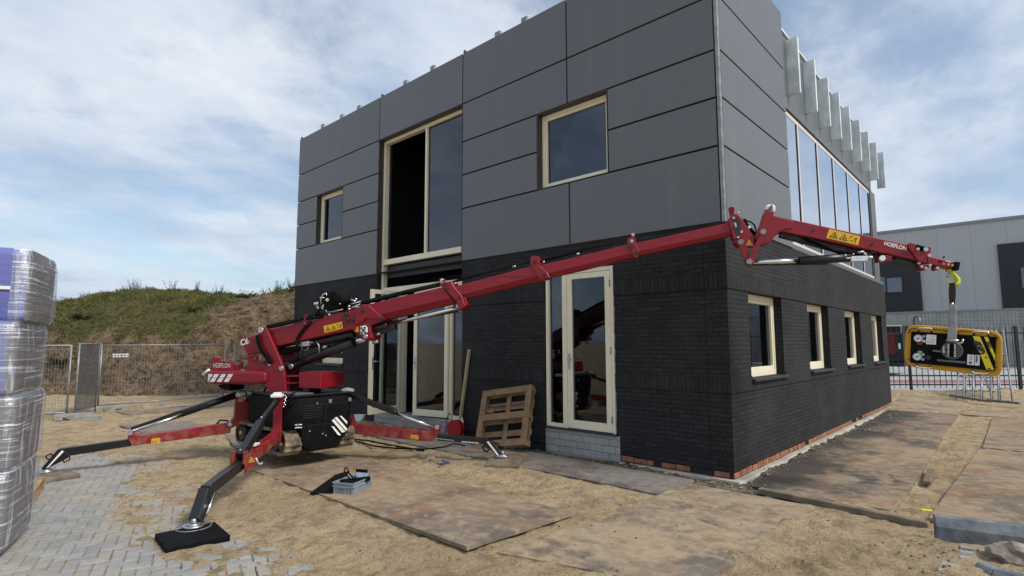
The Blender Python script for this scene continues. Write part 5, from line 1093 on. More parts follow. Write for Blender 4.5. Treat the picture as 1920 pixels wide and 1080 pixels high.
pF = G(361, 1001, GZ+.055); pad_plate(pF, R(-5), .50, .50, .055, GZ-.002, 'blackmatt', 'square black plastic pad under the front outrigger foot with an orange strap')
foot_disc(oF, PF.p(363, 986, 0)*[1, 1, 0]+np.array([0, 0, 0]), GZ+.054)
mb = MB(); mb.tube([G(*q, GZ+.02) for q in [(310, 1021), (317, 1029), (334, 1024), (346, 1023)]], .013, 6); tag(mb.build('pull_strap', 'orangestrap', None, loc=G(325, 1025)), 'short orange pull strap lying at the near edge of the square black pad', 'strap')
mb = MB(); cpf = PF.p(363, 986, 0); ringp = [(cpf[0]+.15*math.cos(a), cpf[1]+.15*math.sin(a), GZ+.054) for a in np.linspace(0, 6.283, 33)]; mb.tube(ringp, .006, 5); mb.build('recess_ring', 'fencesteel', oF)
# left
PL = VPlane((-6.4, -3.4), (-7.08, -5.8))
oL = outrig(PL, None, [(575, 285), (615, 295), (655, 308), (1170, 232), (1192, 240), (1180, 292), (650, 362), (595, 368), (568, 330)], [(1215, 62), (1240, 70), (1282, 106), (1342, 100), (1332, 215), (1235, 238), (1192, 262), (1170, 245), (1205, 200)],
            [(160, 388), (565, 332), (592, 370), (228, 428)], [(172, 385), (228, 420), (215, 440), (70, 515), (52, 505), (150, 392)], rod=[(600, 278), (900, 185)], zf=zF)
mb = MB(); mb.cyl(PL.p(*zF((893, 175))), PL.p(*zF((1225, 62))), .055, 16); mb.bar(PL.p(*zF((590, 268)), -.02), PL.p(*zF((900, 160)), -.02), .05, .05); mb.build('outrigger_cylinder', 'black', oL)
mb = MB()
for q, r in (((582, 292), .035), ((1228, 64), .035), ((1178, 240), .032)): pin(mb, q, .095, r, .2, zF, PL)
mb.build('pivot_pin', 'steel', oL)
warn(oL, [(710, 328), (763, 320), (764, 348), (711, 355)], .072, PL, zF); warn(oL, [(1238, 76), (1244, 76), (1262, 104), (1222, 106)], .092, PL, zF, True)
mb = MB(); mb.add([PL.p(*zF(q), .062) for q in [(178, 395), (190, 402), (98, 496), (84, 502)]], [(0, 1, 2, 3)]); mb.build('reflective_stripe', 'white', oL)
mb = MB(); mb.tube([PL.p(*zF(q), .03) for q in [(118, 448), (88, 446), (82, 432), (108, 414), (122, 424)]], .010, 6); mb.tube([PL.p(*zF(q), .03) for q in [(178, 448), (192, 466), (222, 452), (226, 434), (205, 420)]], .010, 6); mb.tube([PL.p(*zF(q), .06) for q in [(1258, 80), (1278, 62), (1268, 40), (1240, 40), (1232, 60)]], .012, 6); mb.tube([PL.p(*zF(q), .06) for q in [(1100, 238), (1120, 215), (1165, 218), (1172, 236)]], .014, 6); mb.build('hose', 'blackmatt', oL)
cL = PL.p(86, 884, 0); foot_disc(oL, cL, GZ+.05, .12); pad_plate(G(92, 890, GZ+.05), R(10), .52, .52, .05, GZ-.002, 'oldtimber', 'weathered wooden board under the left outrigger foot beside the wrapped stack')
# right
PR = VPlane((-4.75, -2.4), (-3.08, -1.02))
oR = outrig(PR, [(380, 58), (455, 72), (735, 170), (752, 198), (735, 215), (450, 108)], [(430, 275), (500, 285), (962, 328), (1000, 300), (1030, 280), (1050, 300), (1042, 345), (998, 395), (930, 395), (440, 345)], [(405, 215), (430, 222), (445, 285), (442, 345), (412, 345)],
            [(1035, 348), (1385, 380), (1372, 418), (1028, 392)], [(1365, 392), (1410, 392), (1490, 490), (1478, 508), (1455, 500), (1352, 420)], rod=[(742, 203), (1015, 302)], cover=[(362, 38), (385, 28), (430, 36), (440, 55), (405, 66), (375, 60)], zf=zG)
mb = MB()
for k in range(12): pin(mb, (1205+10*k, 399+k*.8), .052, .008, .01, zG, PR, 6)
for k in range(9): pin(mb, (1030+14*k, 378+k*1.5), .052, .006, .01, zG, PR, 6)
mb.build('peg_hole', 'whiteworn', oR)
mb = MB(); mb.add([PR.p(*zG(q), .062) for q in [(1374, 400), (1388, 396), (1460, 490), (1450, 497)]], [(0, 1, 2, 3)]); mb.build('reflective_stripe', 'white', oR)
warn(oR, [(850, 352), (902, 356), (902, 384), (850, 380)], .072, PR, zG)
mb = MB(); mb.tube([PR.p(*zG(q), .03) for q in [(1370, 420), (1346, 438), (1356, 462), (1384, 468), (1390, 452)]], .012, 6); mb.tube([PR.p(*zG(q), .03) for q in [(1420, 408), (1452, 410), (1470, 436), (1455, 448)]], .012, 6); mb.build('hose', 'blackmatt', oR)
mb = MB(); pin(mb, (1030, 300), .075, .032, .16, zG, PR); pin(mb, (395, 70), .06, .03, .12, zG, PR); mb.build('pivot_pin', 'steel', oR)
cR = PR.p(*zG((1484, 530)), 0); foot_disc(oR, cR, GZ+.075, .12); pad_plate(G(*zG((1497, 528)), GZ+.06), R(36), .50, .50, .05, GZ+.012, 'oldtimber', 'tilted weathered board under the right outrigger foot by the pallet', tilt=(.05, .04))
# hidden rear outrigger
PB = VPlane((-6.35, -2.7), (-7.55, -1.35)); mb = MB(); f3 = lambda s, z: PB.A.tolist()+[0]
B3 = lambda s, z: np.array([PB.A[0]+PB.t[0]*s, PB.A[1]+PB.t[1]*s, z]); mb.bar(B3(0, .36), B3(1.1, .26), .14, .14); oB = mb.build('outrigger', 'red', crane, bevel=.01)
mb = MB(); mb.bar(B3(1.0, .26), B3(1.55, .2), .10, .10); mb.build('extension_arm', 'black', oB, bevel=.008); mb = MB(); mb.bar(B3(1.55, .22), B3(1.75, -.02), .10, .10); mb.build('foot_leg', 'black', oB, bevel=.008); mb = MB(); mb.cyl(B3(0, .80), B3(1.05, .36), .05, 14); mb.build('outrigger_cylinder', 'black', oB); foot_disc(oB, B3(1.77, 0), GZ+.05)
pad_plate(B3(1.77, 0), .4, .5, .5, .05, GZ-.002, 'oldtimber', 'weathered board under the rear outrigger foot, mostly hidden behind the crane')

# ================================================================== VACUUM LIFTER hanging from the hook
LY = .72
lp = lambda u, v, d=0.0: FY(u, v, LY-d)
zL = zc(8.309, 1680, 590)
MT['rotor'] = mottled('worn_grey_disc', (.045, .046, .05), (.09, .09, .095), 12, .5)
vl = thing('vacuum_lifter', lp(1787, 657), 'yellow framed vacuum lifting panel hanging from the crane hook on a grey bar', 'vacuum lifter')
LYV = np.array([0, 1.0, 0])
def lplate(mb, pts, d, th, zf=zL): return mb.prism([lp(*zf(q), d) for q in pts], LYV*th)
def rounded(c4, r, n=7):
    out = []; m = len(c4)
    for i in range(m):
        p0, p1, p2 = [np.array(c4[(i+k-1) % m], float) for k in range(3)]; a = (p0-p1)/np.linalg.norm(p0-p1); b = (p2-p1)/np.linalg.norm(p2-p1)
        for k in range(n):
            t = k/(n-1); A, B = p1+a*r, p1+b*r; out.append(tuple((1-t)**2*A+2*t*(1-t)*p1+t*t*B))
    return out
of = rounded([(150, 145), (1660, 258), (1655, 985), (118, 800)], 190); inn = rounded([(232, 200), (1585, 310), (1565, 910), (205, 745)], 90)
mb = MB(); lplate(mb, of, .03, .06); lf = mb.build('frame', 'lifteryellow', vl, bevel=.012, seg=2)
mb = MB(); lplate(mb, rounded([(190, 190), (1610, 300), (1600, 940), (165, 760)], 150), -.032, .07); mb.build('suction_pad', 'darkrubber', vl)
mb = MB(); lplate(mb, [(236, 258), (1565, 345), (1542, 880), (215, 745)], .075, .042); bx_ = mb.build('control_box', 'blackmatt', vl, bevel=.006)
mb = MB()
for a, b in (((190, 290), (215, 230)), ((215, 230), (340, 205)), ((560, 222), (760, 240)), ((760, 240), (785, 268)), ((950, 280), (1000, 250)), ((1000, 250), (1200, 262)), ((1440, 280), (1570, 330)), ((1570, 330), (1590, 380)), ((180, 700), (205, 690)), ((1560, 810), (1580, 830))): mb.cyl(lp(*zL(a), .036), lp(*zL(b), .036), .006, 6)
mb.build('edge_hose', mottled('dark_amber_tube', (.18, .085, .004), (.14, .06, .003), 9), vl)
for pts in ([(348, 262), (352, 212), (370, 203), (540, 212), (555, 222), (552, 275)], [(1212, 318), (1214, 262), (1232, 255), (1425, 270), (1440, 282), (1436, 332)], [(322, 770), (322, 800), (345, 820), (510, 838), (530, 825), (530, 805)], [(1188, 868), (1188, 885), (1215, 908), (1390, 922), (1418, 908), (1420, 890)]):
    mb = MB(); mb.tube([lp(*zL(p), .07 if 0 < i < len(pts)-1 else .05) for i, p in enumerate(pts)], .0105, 8); mb.build('grip_handle', 'chrome', vl)
def ldisc(mb, q, r, d, th=.012, seg=20): c = lp(*zL(q), d); return mb.cyl(c+LYV*.0, c+LYV*th, r, seg)
for q in ((345, 370), (330, 655)):
    mb = MB(); ldisc(mb, q, .042, .095, .02); gz = mb.build('pressure_gauge', 'steel', vl)
    mb = MB(); ldisc(mb, q, .033, .097, .003); dl = mb.build('dial', 'white', gz)
    mb = MB(); c = lp(*zL(q), .0985); mb.bar(c+[-.016, 0, -.012], c+[.014, 0, .012], .003, .006); mb.cyl(c, c+LYV*.001, .008, 10)
    for k in range(9): a = R(-30+30*k); mb.bar(c+np.array([math.cos(a)*.024, 0, math.sin(a)*.024]), c+np.array([math.cos(a)*.03, 0, math.sin(a)*.03]), .001, .003)
    mb.build('needle', 'ink', dl)
mb = MB(); lplate(mb, [(325, 445), (350, 435), (410, 440), (412, 465), (380, 470), (335, 466)], .078, .004); mb.build('red_label', 'redplastic', vl)
grn = mottled('green_label', (.16, .42, .16), (.2, .5, .22), 20); blu = mottled('blue_button', (.25, .30, .62), (.3, .36, .7), 20)
mb = MB(); lplate(mb, [(332, 575), (345, 562), (400, 566), (410, 580), (400, 605), (345, 602)], .078, .004); mb.build('green_label', grn, vl)
mb = MB(); ldisc(mb, (420, 622), .017, .085); mb.build('green_button', grn, vl)
for q in ((432, 340), (418, 695)): mb = MB(); ldisc(mb, q, .016, .085); mb.build('blue_button', blu, vl)
mb = MB(); ldisc(mb, (434, 412), .016, .085); mb.build('amber_button', 'whiteworn', vl); mb = MB(); ldisc(mb, (434, 412), .008, .087); mb.build('amber_button', 'orangesticker', vl)
mb = MB(); ldisc(mb, (502, 668), .026, .10, .03); mb.build('control_knob', 'black', vl)
mb = MB(); lplate(mb, [(474, 308), (630, 318), (622, 468), (466, 458)], .078, .004); cd_ = mb.build('instruction_card', 'white', vl)
mb = MB()
for q in ([(505, 385), (530, 380), (515, 400)], [(560, 335), (590, 340), (578, 352)], [(555, 392), (588, 380), (592, 398), (568, 404)]): mb.add([lp(*zL(p), .0795) for p in q], [tuple(range(len(q)))])
for v in (415, 424, 433): mb.add([lp(*zL(p), .0795) for p in ((485, v), (600, v+7), (600, v+10), (485, v+3))], [(0, 1, 2, 3)])
mb.build('diagram', mottled('grey_print', (.2, .25, .3), (.3, .36, .36), 30), cd_)
mb = MB(); lplate(mb, [(1112, 618), (1306, 634), (1300, 796), (1106, 778)], .078, .004); cd2 = mb.build('safety_card', 'white', vl)
mb = MB()
for (u0, u1, v0, v1) in ((1222, 1230, 626, 790), (1244, 1262, 640, 745), (1272, 1279, 645, 735)): mb.add([lp(*zL(p), .0795) for p in ((u0, v0), (u1, v0), (u1-2, v1), (u0-2, v1))], [(0, 1, 2, 3)])
for q in ((1172, 655), (1166, 695)): mb.tube([lp(1680/1+ (q[0]+18*math.cos(a))/8.309, 590+(q[1]+16*math.sin(a))/8.309, .0795) for a in np.linspace(0, 6.283, 13)], .0015, 4)
mb.build('diagram', 'ink', cd2); mb = MB(); c = lp(*zL((1158, 748)), .0795); mb.cyl(c, c+LYV*.002, .014, 14); mb.build('blue_symbol', mottled('blue_print', (.03, .08, .3), (.04, .1, .36), 9), cd2)
mb = MB(); lplate(mb, [(1196, 332), (1310, 340), (1528, 862), (1408, 855)], .0775, .003); st1 = mb.build('yellow_stripe', 'lemon', vl)
mb = MB(); lplate(mb, [(1370, 344), (1430, 348), (1548, 640), (1542, 720)], .0775, .003); st2 = mb.build('yellow_stripe', 'lemon', vl)
a_, b_ = lp(*zL((1300, 478))), lp(*zL((1375, 660))); ex_ = b_-a_
dn = lp(*zL((1300, 480)), .0785); up_ = lp(*zL((1372, 640)), .0785)
text('GRIP', .098, lp(*zL((1352, 622)), .079), dn-up_, np.array([-(dn-up_)[2], 0, (dn-up_)[0]])*np.array([1, 1, 1]), 'ink', st1, bold=.006, lift=-.001) if False else None
e1 = (dn-up_)/np.linalg.norm(dn-up_); e2_ = np.array([e1[2], 0, -e1[0]]); e2_ = -e2_ if False else np.array([-e1[2], 0, e1[0]])
text('GRIP', .072, lp(*zL((1350, 615)), .0785), e1, e2_, 'ink', st1, bold=.005, lift=.001)
text('1000', .040, lp(*zL((1482, 530)), .0785), e1, e2_, 'ink', st2, lift=.001, bold=.002)
mb = MB(); mb.add([lp(*zL(p), .080) for p in ((1342, 465), (1350, 465), (1404, 612), (1396, 612))], [(0, 1, 2, 3)]); mb.build('small_print', 'ink', st1)
mb = MB(); mb.add([lp(*zL(p), .080) for p in ((1378, 655), (1425, 660), (1432, 672), (1410, 668), (1412, 685), (1395, 684), (1396, 668), (1382, 668))], [tuple(range(8))]); mb.add([lp(*zL(p), .080) for p in ((1425, 838), (1460, 828), (1480, 845), (1478, 852), (1430, 850))], [tuple(range(5))]); mb.build('emblem', 'ink', st1)
# rotating head, bar, sling
mb = MB(); ldisc(mb, (872, 560), .098, .12, .045, 36); rh = mb.build('rotary_head', 'rotor', vl, bevel=.005)
mb = MB()
for x in (820, 915):
    for v in (470, 500, 530, 570, 600, 640): ldisc(mb, (x, v), .011, .128, .012, 8)
lplate(mb, [(735, 490), (760, 490), (752, 540), (765, 590), (728, 595)], .14, .03); mb.build('bolt', 'steel', rh)
mb = MB(); lplate(mb, [(832, 450), (905, 452), (900, 660), (828, 655)], .135, .02); mb.build('tilt_bracket', 'blackmatt', rh, bevel=.003)
mb = MB(); mb.bar(lp(*zL((575, 560)), .10), lp(*zL((730, 578)), .10), .02, .02); mb.bar(lp(*zL((640, 708)), .08), lp(*zL((1080, 745)), .08), .012, .022); mb.build('lock_lever', 'greylid', vl)
mb = MB(); mb.tube([lp(*zL(p), .15) for p in [(940, 440), (1005, 446), (1035, 432), (1042, 380)]], .011, 8); mb.tube([lp(*zL(p), .16) for p in [(775, 405), (860, 398), (980, 404)]], .009, 8); mb.build('locking_pin', 'steel', vl)
mb = MB(); lplate(mb, [(805, 210), (940, 218), (945, 440), (792, 420)], .13, .10); mb.build('fork_bracket', 'fencesteel', vl, bevel=.004)
mb = MB(); mb.prism([lp(*q, .10) for q in [(1779, 571), (1792, 571), (1792.5, 616), (1779, 616)]], LYV*.07); mb.build('hanging_bar', 'fencesteel', vl, bevel=.004)
mb = MB()
for dx in (-1, 1):
    pth = [lp(1785.5+dx*2.2, 530, .06+dx*.01), lp(1785.5+dx*3.4, 550, .06), lp(1785.5+dx*1.6, 571, .06)]
    for i in range(2): mb.bar(pth[i], pth[i+1], .016, .034, up=(1, 0, 0))
mb.build('sling', 'sling', vl, bevel=.003)
mb = MB(); mb.cyl(lp(1785.5, 568, .06), lp(1785.5, 573, .06), .016, 10); mb.build('shackle', 'chrome', vl)

# ================================================================== STACK OF WRAPPED PACKS at the left edge
Nn = np.array(G(10, 1052)); Ff = np.array(G(66, 992)); sx_ = (Ff-Nn); sx_[2] = 0; sl = np.linalg.norm(sx_); sx_ /= sl; sy_ = np.array([sx_[1], -sx_[0], 0.0])
sy_ = sy_ if sy_[1] < 0 else -sy_
def rbox(mb, o, w, dp, z0, z1, r, bulge=0.0, grow=0.0, faces='all', nseg=7):
    """rounded pack: x along the end face, y into the pile; slightly bulging, corners rounded in the vertical end plane"""
    prof = []
    H_ = z1-z0; W_ = w
    for (cx, cz, a0) in ((W_-r, z1-r, 0), (r, z1-r, 90), (r, z0+r*.6, 180), (W_-r, z0+r*.6, 270)):
        rr = r if cz > (z0+z1)/2 else r*.6
        for k in range(nseg): a = R(a0+90*k/(nseg-1)); prof.append((cx+(rr+grow)*math.cos(a), cz+(rr+grow)*math.sin(a)))
    return prof
tiers = [(-.06, .60, 0.0, 0.0), (.60, 1.23, .015, .01), (1.23, 1.85, -.01, -.01), (1.85, 2.485, .03, .02)]
tl = ['undermost clear-wrapped pack of the purple stack, standing on the paving', 'second pack from the ground in the purple wrapped stack', 'third pack from the ground in the purple wrapped stack', 'topmost clear-wrapped pack of the purple stack at the left edge']
for (z0, z1, dx, dy), lab, fd in zip(tiers, tl, (.34, .20, .09, .045)):
    w = sl+.10; dp = 1.25; o = Nn+sx_*(dx-.02)-sy_*dy; o[2] = 0
    t = thing('wrapped_pack', o+sx_*w/2+sy_*dp/2+UZ*z0, lab, 'pack', 'wrapped packs stacked at the left edge')
    pr = rbox(None, o, w, dp, z0, z1-.012, .075)
    ring = lambda prof, d, ins=0.0: [o+sx_*(w/2+(x-w/2)*(1-ins))+sy_*d+UZ*((z0+z1)/2+(z-(z0+z1)/2)*(1-ins)) for x, z in prof]
    mb = MB(); rs = [ring(pr, 0.05, .02), ring(pr, .10), ring(pr, dp-.06), ring(pr, dp, .04)]; n = len(pr)
    mb.add([p for q in rs for p in q], [(k*n+i, k*n+(i+1) % n, (k+1)*n+(i+1) % n, (k+1)*n+i) for k in range(3) for i in range(n)]+[tuple(range(n)), tuple(range(4*n-1, 3*n-1, -1))]); mb.build('board_stack', 'pack', t)
    pf = rbox(None, o, w, dp, z0, z1-.012, .075, grow=.008); mb = MB(); rs = [ring(pf, fd), ring(pf, fd+.025, -.006), ring(pf, dp-.05, -.003), ring(pf, dp+.01, .04)]
    mb.add([p for q in rs for p in q], [(k*n+i, k*n+(i+1) % n, (k+1)*n+(i+1) % n, (k+1)*n+i) for k in range(3) for i in range(n)], True); mb.add(rs[3], [tuple(range(n))]); fl = mb.build('purple_film', 'film', t)
    mb = MB(); zc_ = z0+.44*(z1-z0); mb.obox(o-sx_*.010+sy_*.7+UZ*zc_, sx_, sy_, UZ, .003, .56, .014); mb.build('white_strap', 'white', t)
    # loose stretch wrap over the end face, crumpled
    pw = rbox(None, o, w, dp, z0, z1-.012, .085, grow=.018, nseg=9); mb = MB(); m = len(pw); rows = [(fd+.10, .0), (.10, -.004), (.035, .015), (.012, .10), (.006, .35), (.004, .7), (.004, .98)]; vs = []
    for d, ins in rows:
        for i, p in enumerate(ring(pw, d, ins)):
            nz = (vnoise(np.array([p[0]*9+p[1]*4]), np.array([p[2]*14]), 5)[0]-.5)*.028; vs.append(p-sy_*nz+sx_*nz*.6)
    mb.add(vs, [(k*m+i, k*m+(i+1) % m, (k+1)*m+(i+1) % m, (k+1)*m+i) for k in range(len(rows)-1) for i in range(m)], True); mb.build('stretch_wrap', 'wrap', t)
# pallet of bare wood behind the stack
def pallet_parts(t, o, ex, ey, ez, L_, W_, mat, boards=5, top=True):
    """euro-style pallet: o corner, ex length, ey width, ez thickness direction"""
    def bd(name, x0, x1, y0, y1, z0, z1):
        mb = MB(); mb.obox(o+ex*(x0+x1)/2+ey*(y0+y1)/2+ez*(z0+z1)/2, ex, ey, ez, (x1-x0)/2, (y1-y0)/2, (z1-z0)/2); return mb.build(name, mat, t, bevel=.004)
    bw = .115
    for i in range(boards): y = i*(W_-bw)/(boards-1); bd('deck_board', 0, L_, y, y+bw, .122, .144)
    for x in (0, L_/2-bw/2, L_-bw): bd('cross_board', x, x+bw, .002, W_-.002, .1, .1215)
    for y in (0, W_/2-bw/2, W_-bw):
        for x in (.003, L_/2-.06, L_-.103): bd('block', x, x+.10, y+.004, y+bw-.004, .0225, .0995)
        bd('runner', .001, L_-.001, y, y+bw, 0, .022)
pb = np.array([-6.20, -5.97, GZ+.002]); pt = thing('timber_pallet', pb, 'pale wooden pallet on the paving behind the wrapped stack', 'pallet')
pallet_parts(pt, pb, np.array([.97, -.24, 0]), np.array([-.24, -.97, 0]), UZ, .9, .8, 'timber')

# ================================================================== THINGS IN FRONT OF THE FACADE
# pallet leaning on the brick wall, underside to the viewer
P0, P1 = G(888, 840), G(981, 855); Tp = FY(1000, 738, -.02)
ex = P1-P0; ex[2] = 0; wdt = np.linalg.norm(ex); ex /= wdt; up0 = FY(905, 733, -.20)-P0; ez0 = up0-ex*np.dot(up0, ex)*.0
ezz = up0/np.linalg.norm(up0); exx = ex-ezz*np.dot(ex, ezz); exx /= np.linalg.norm(exx); eyy = np.cross(exx, ezz); eyy = eyy if eyy[1] > 0 else -eyy
HP = np.linalg.norm(up0)
pl_ = thing('wooden_pallet', P0, 'weathered wooden pallet leaning upright against the dark brick wall', 'pallet')
def pbd(name, x0, x1, z0, z1, y0, y1): 
    mb = MB(); mb.obox(P0+exx*(x0+x1)/2+ezz*(z0+z1)/2+eyy*(y0+y1)/2, exx, ezz, eyy, (x1-x0)/2, (z1-z0)/2, (y1-y0)/2); return mb.build(name, 'palletwood', pl_, bevel=.004)
MT['palletwood'] = mottled('weathered_pallet_wood', (0.30, 0.19, 0.095), (0.165, 0.105, 0.058), 7, 0.85, bump=0.4, bscale=50, lo=.3, hi=.7)
W_ = wdt
for z in (0.0, HP*.50-.05, HP-.115): pbd('runner', 0, W_, z, z+.115, 0, .022)
for x in (0.0, W_-.115): pbd('side_board', x, x+.115, .116, HP*.50-.051, .0, .021); pbd('side_board', x, x+.115, HP*.50+.066, HP-.116, .0, .021)
for x in (.005, W_/2-.05, W_-.105):
    for z in (.003, HP*.5-.05, HP-.108): pbd('block', x, x+.1, z, z+.105, .0225, .098)
for x in (0.0, W_/2-.04, W_-.10): pbd('stringer', x, x+.09, .001, HP-.001, .0985, .12)
for z in (0.0, .20, .42, .70, HP-.36, HP-.115): pbd('deck_board', .001, W_-.001, z, z+.10, .1205, .142)
pbd('broken_board', .11, .27, HP*.6, HP*.6+.08, .05, .072)
# batten leaning on the wall
mb = MB(); b0, b1 = G(859, 815, GZ+.02), FY(880, 655, -.01); b0 = np.array([-5.03, -.42, GZ+.02]) if False else G(859, 817, GZ+.02); mb.bar(b0, b1, .055, .034, up=(1, 0, 0)); tag(mb.build('timber_batten', 'paletimber', None, loc=b0), 'tall pale timber batten leaning upright against the wall by the entrance', 'batten')
# red cable drum and bottle
c = FY(857, 803, -.14); mb = MB(); rd = thing('cable_drum', (c[0], c[1], GZ), 'round red cable drum standing behind the pale timber batten', 'cable drum'); ax = np.array([.25, -1, 0])/1.03
mb.cyl(c-ax*.02, c+ax*.01, .16, 28); mb.cyl(c+ax*.09, c+ax*.11, .16, 28); mb.cyl(c, c+ax*.1, .07, 16)
mb.build('flange', 'redplastic', rd); mb = MB(); mb.cyl(c+ax*.015, c+ax*.085, .115, 24); mb.build('cable', 'blackmatt', rd); mb = MB(); mb.tube([c+np.array([-.1, 0, .05]), c+np.array([-.14, -.02, .22]), c+np.array([-.2, -.02, .27]), c+np.array([-.26, -.02, .18]), c+np.array([-.28, -.05, -.12])], .008, 6); mb.build('cable_tail', 'blackmatt', rd)
c = FY(866, 788, -.06); mb = MB(); mb.cyl((c[0], c[1], GZ+.02), (c[0], c[1], c[2]+.0), .035, 12); mb.cyl((c[0], c[1], c[2]), (c[0], c[1], c[2]+.04), .035, 12, .014); mb.cyl((c[0], c[1], c[2]+.04), (c[0], c[1], c[2]+.06), .015, 10); tag(mb.build('plastic_bottle', 'whiteworn', None, loc=(c[0], c[1], GZ)), 'white plastic bottle next to the red cable drum by the doorway', 'bottle')
# ground clutter by the wall
mb = MB(); mb.bar(G(868, 844, GZ+.03), G(985, 853, GZ+.03), .09, .025); tag(mb.build('floor_plank', 'timber', None, bevel=.003, loc=G(925, 848)), 'thin plank lying on the ground under the foot of the leaning pallet', 'plank')
mb = MB(); q = [G(654, 790, .22), G(662, 776, .24), G(680, 777, .25), G(683, 783, .24), G(676, 790, .23)]; q2 = [FY(u, v, -.55) for u, v in ((657, 778), (668, 777), (683, 778), (680, 784), (675, 790), (661, 790))]; mb.prism(q2, (0, .05, .004)); tag(mb.build('crumpled_sheet', 'bluesheet', None, loc=q2[0]), 'crumpled pale plastic sheet lying behind the black crane hood', 'plastic sheet')
mb = MB()
for i in range(9): x = -7.0+i*.17; mb.obox((x, -.30+random.uniform(-.1, .1), GZ+.06), (math.cos(i), math.sin(i), 0), (-math.sin(i), math.cos(i), 0), UZ, random.uniform(.05, .12), .05, .035)
tag(mb.build('brick_rubble', 'stone', None), 'low pile of broken brick rubble at the foot of the entrance sill', 'rubble', kind='stuff')
mb = MB(); mb.tube([G(*q, GZ+.035) for q in [(662, 826), (700, 836), (745, 841), (800, 842), (835, 838), (850, 832), (872, 836)]], .014, 6); mb.tube([G(*q, GZ+.03) for q in [(645, 822), (690, 826), (740, 836), (795, 845)]], .014, 6); tag(mb.build('black_hose', 'blackmatt', None), 'thin black hose snaking over the grey plate below the right outrigger', 'hose')
mb = MB(); a = G(809, 858, GZ+.02); mb.obox(a, (1, .2, .1), (-.2, 1, 0), UZ, .05, .03, .012); tag(mb.build('paper_scrap', 'white', None, loc=a), 'small white paper scrap on the sand between crane and pallet', 'litter')
a = G(815, 868, GZ+.01); mb = MB()
for i in range(9): q = a+np.array([random.uniform(-.2, .2), random.uniform(-.08, .08), random.uniform(0, .03)]); mb.add([q, q+[.06, .02, .015], q+[.09, .05, 0], q+[.02, .045, .02]], [(0, 1, 2, 3)])
tag(mb.build('plastic_shreds', mottled('blue_shred', (.05, .07, .16), (.12, .15, .3), 20), None, loc=a), 'shreds of thin blue plastic on the sand below the white scrap', 'litter')
# grey crate with tools, black mat
P0 = G(585+0, 0+925) if False else G(622, 929, GZ+.015); P1 = G(662, 933, GZ+.015); P2 = G(692, 917, GZ+.015)
ex = P1-P0; l0 = np.linalg.norm(ex); ex /= l0; ey = P2-P1; ey = ey-ex*np.dot(ey, ex); l1 = np.linalg.norm(ey)*1.05; ey /= np.linalg.norm(ey)
cr = thing('plastic_crate', P0, 'open grey plastic crate of tools standing on the sandy road plate', 'crate'); h = .15
def cbx(mb, x0, x1, y0, y1, z0, z1): return mb.obox(P0+ex*(x0+x1)/2+ey*(y0+y1)/2+UZ*(z0+z1)/2, ex, ey, UZ, (x1-x0)/2, (y1-y0)/2, (z1-z0)/2)
mb = MB(); i_ = .012
cbx(mb, i_, l0-i_, i_, i_+.006, 0, h); cbx(mb, i_, l0-i_, l1-i_-.006, l1-i_, 0, h); cbx(mb, i_, i_+.006, i_+.006, l1-i_-.006, 0, h); cbx(mb, l0-i_-.006, l0-i_, i_+.006, l1-i_-.006, 0, h); cbx(mb, i_+.006, l0-i_-.006, i_+.006, l1-i_-.006, .004, .012)
mb.build('crate_body', 'greyplastic', cr)
mb = MB()
for z0, z1 in ((h-.012, h+.002), (h-.05, h-.042), (.0, .010)):
    cbx(mb, 0, l0, 0, i_-.0005, z0, z1); cbx(mb, 0, l0, l1-i_+.0005, l1, z0, z1); cbx(mb, 0, i_-.0005, i_, l1-i_, z0, z1); cbx(mb, l0-i_+.0005, l0, i_, l1-i_, z0, z1)
for k in range(6): x = .02+k*(l0-.048)/5; cbx(mb, x, x+.008, .003, i_-.0005, .011, h-.051)
for k in range(8): y = .02+k*(l1-.048)/7; cbx(mb, l0-i_+.0005, l0-.003, y, y+.008, .011, h-.051)
cbx(mb, l0*.3, l0*.7, -.006, -.0005, h-.055, h-.038); mb.build('crate_rib', 'greyplastic', cr)
o_ = P0+ex*l0*.5+ey*l1*.35; tl_ = thing('tool_bundle', o_+UZ*.02, 'black hand tools with a looped cable heaped inside the grey crate', 'tools'); mb = MB(); mb.ball(o_+UZ*.10, .085, 10, (1.5, 1.1, .7)); mb.bar(o_+UZ*.12-ex*.14, o_+UZ*.15+ex*.18+ey*.15, .05, .05); mb.ball(o_+ey*.22+UZ*.1, .08, 8, (1.2, 1.2, .8)); mb.build('tool_body', 'blackmatt', tl_, bevel=.004)
mb = MB(); c = o_+UZ*.17-ex*.02; mb.tube([c+ex*.05+UZ*-.03, c-ex*.02+UZ*.03, c-ex*.06+UZ*.08, c-ex*.05+UZ*.12, c-ex*.02+UZ*.12, c+ex*.0+UZ*.07, c+ex*.09-UZ*.02], .008, 6); mb.build('looped_cable', 'blackmatt', tl_)
o_ = P0+ex*l0*.72+ey*l1*.72; bg_ = thing('product_bag', o_+UZ*.02, 'small white and blue pouch with black top standing in the crate', 'pouch'); mb = MB(); c = o_; mb.loft([c+ex*-.05+UZ*.06-ey*.02, c+ex*.05+UZ*.06-ey*.02, c+ex*.05+UZ*.06+ey*.02, c-ex*.05+UZ*.06+ey*.02], [c-ex*.075+UZ*.215-ey*.006, c+ex*.075+UZ*.215-ey*.006, c+ex*.075+UZ*.215+ey*.006, c-ex*.075+UZ*.215+ey*.006]); mb.build('pouch', 'bluebag', bg_); mb = MB(); mb.obox(c+UZ*.232, ex, ey, UZ, .078, .008, .0165); mb.build('seal', 'blackmatt', bg_)
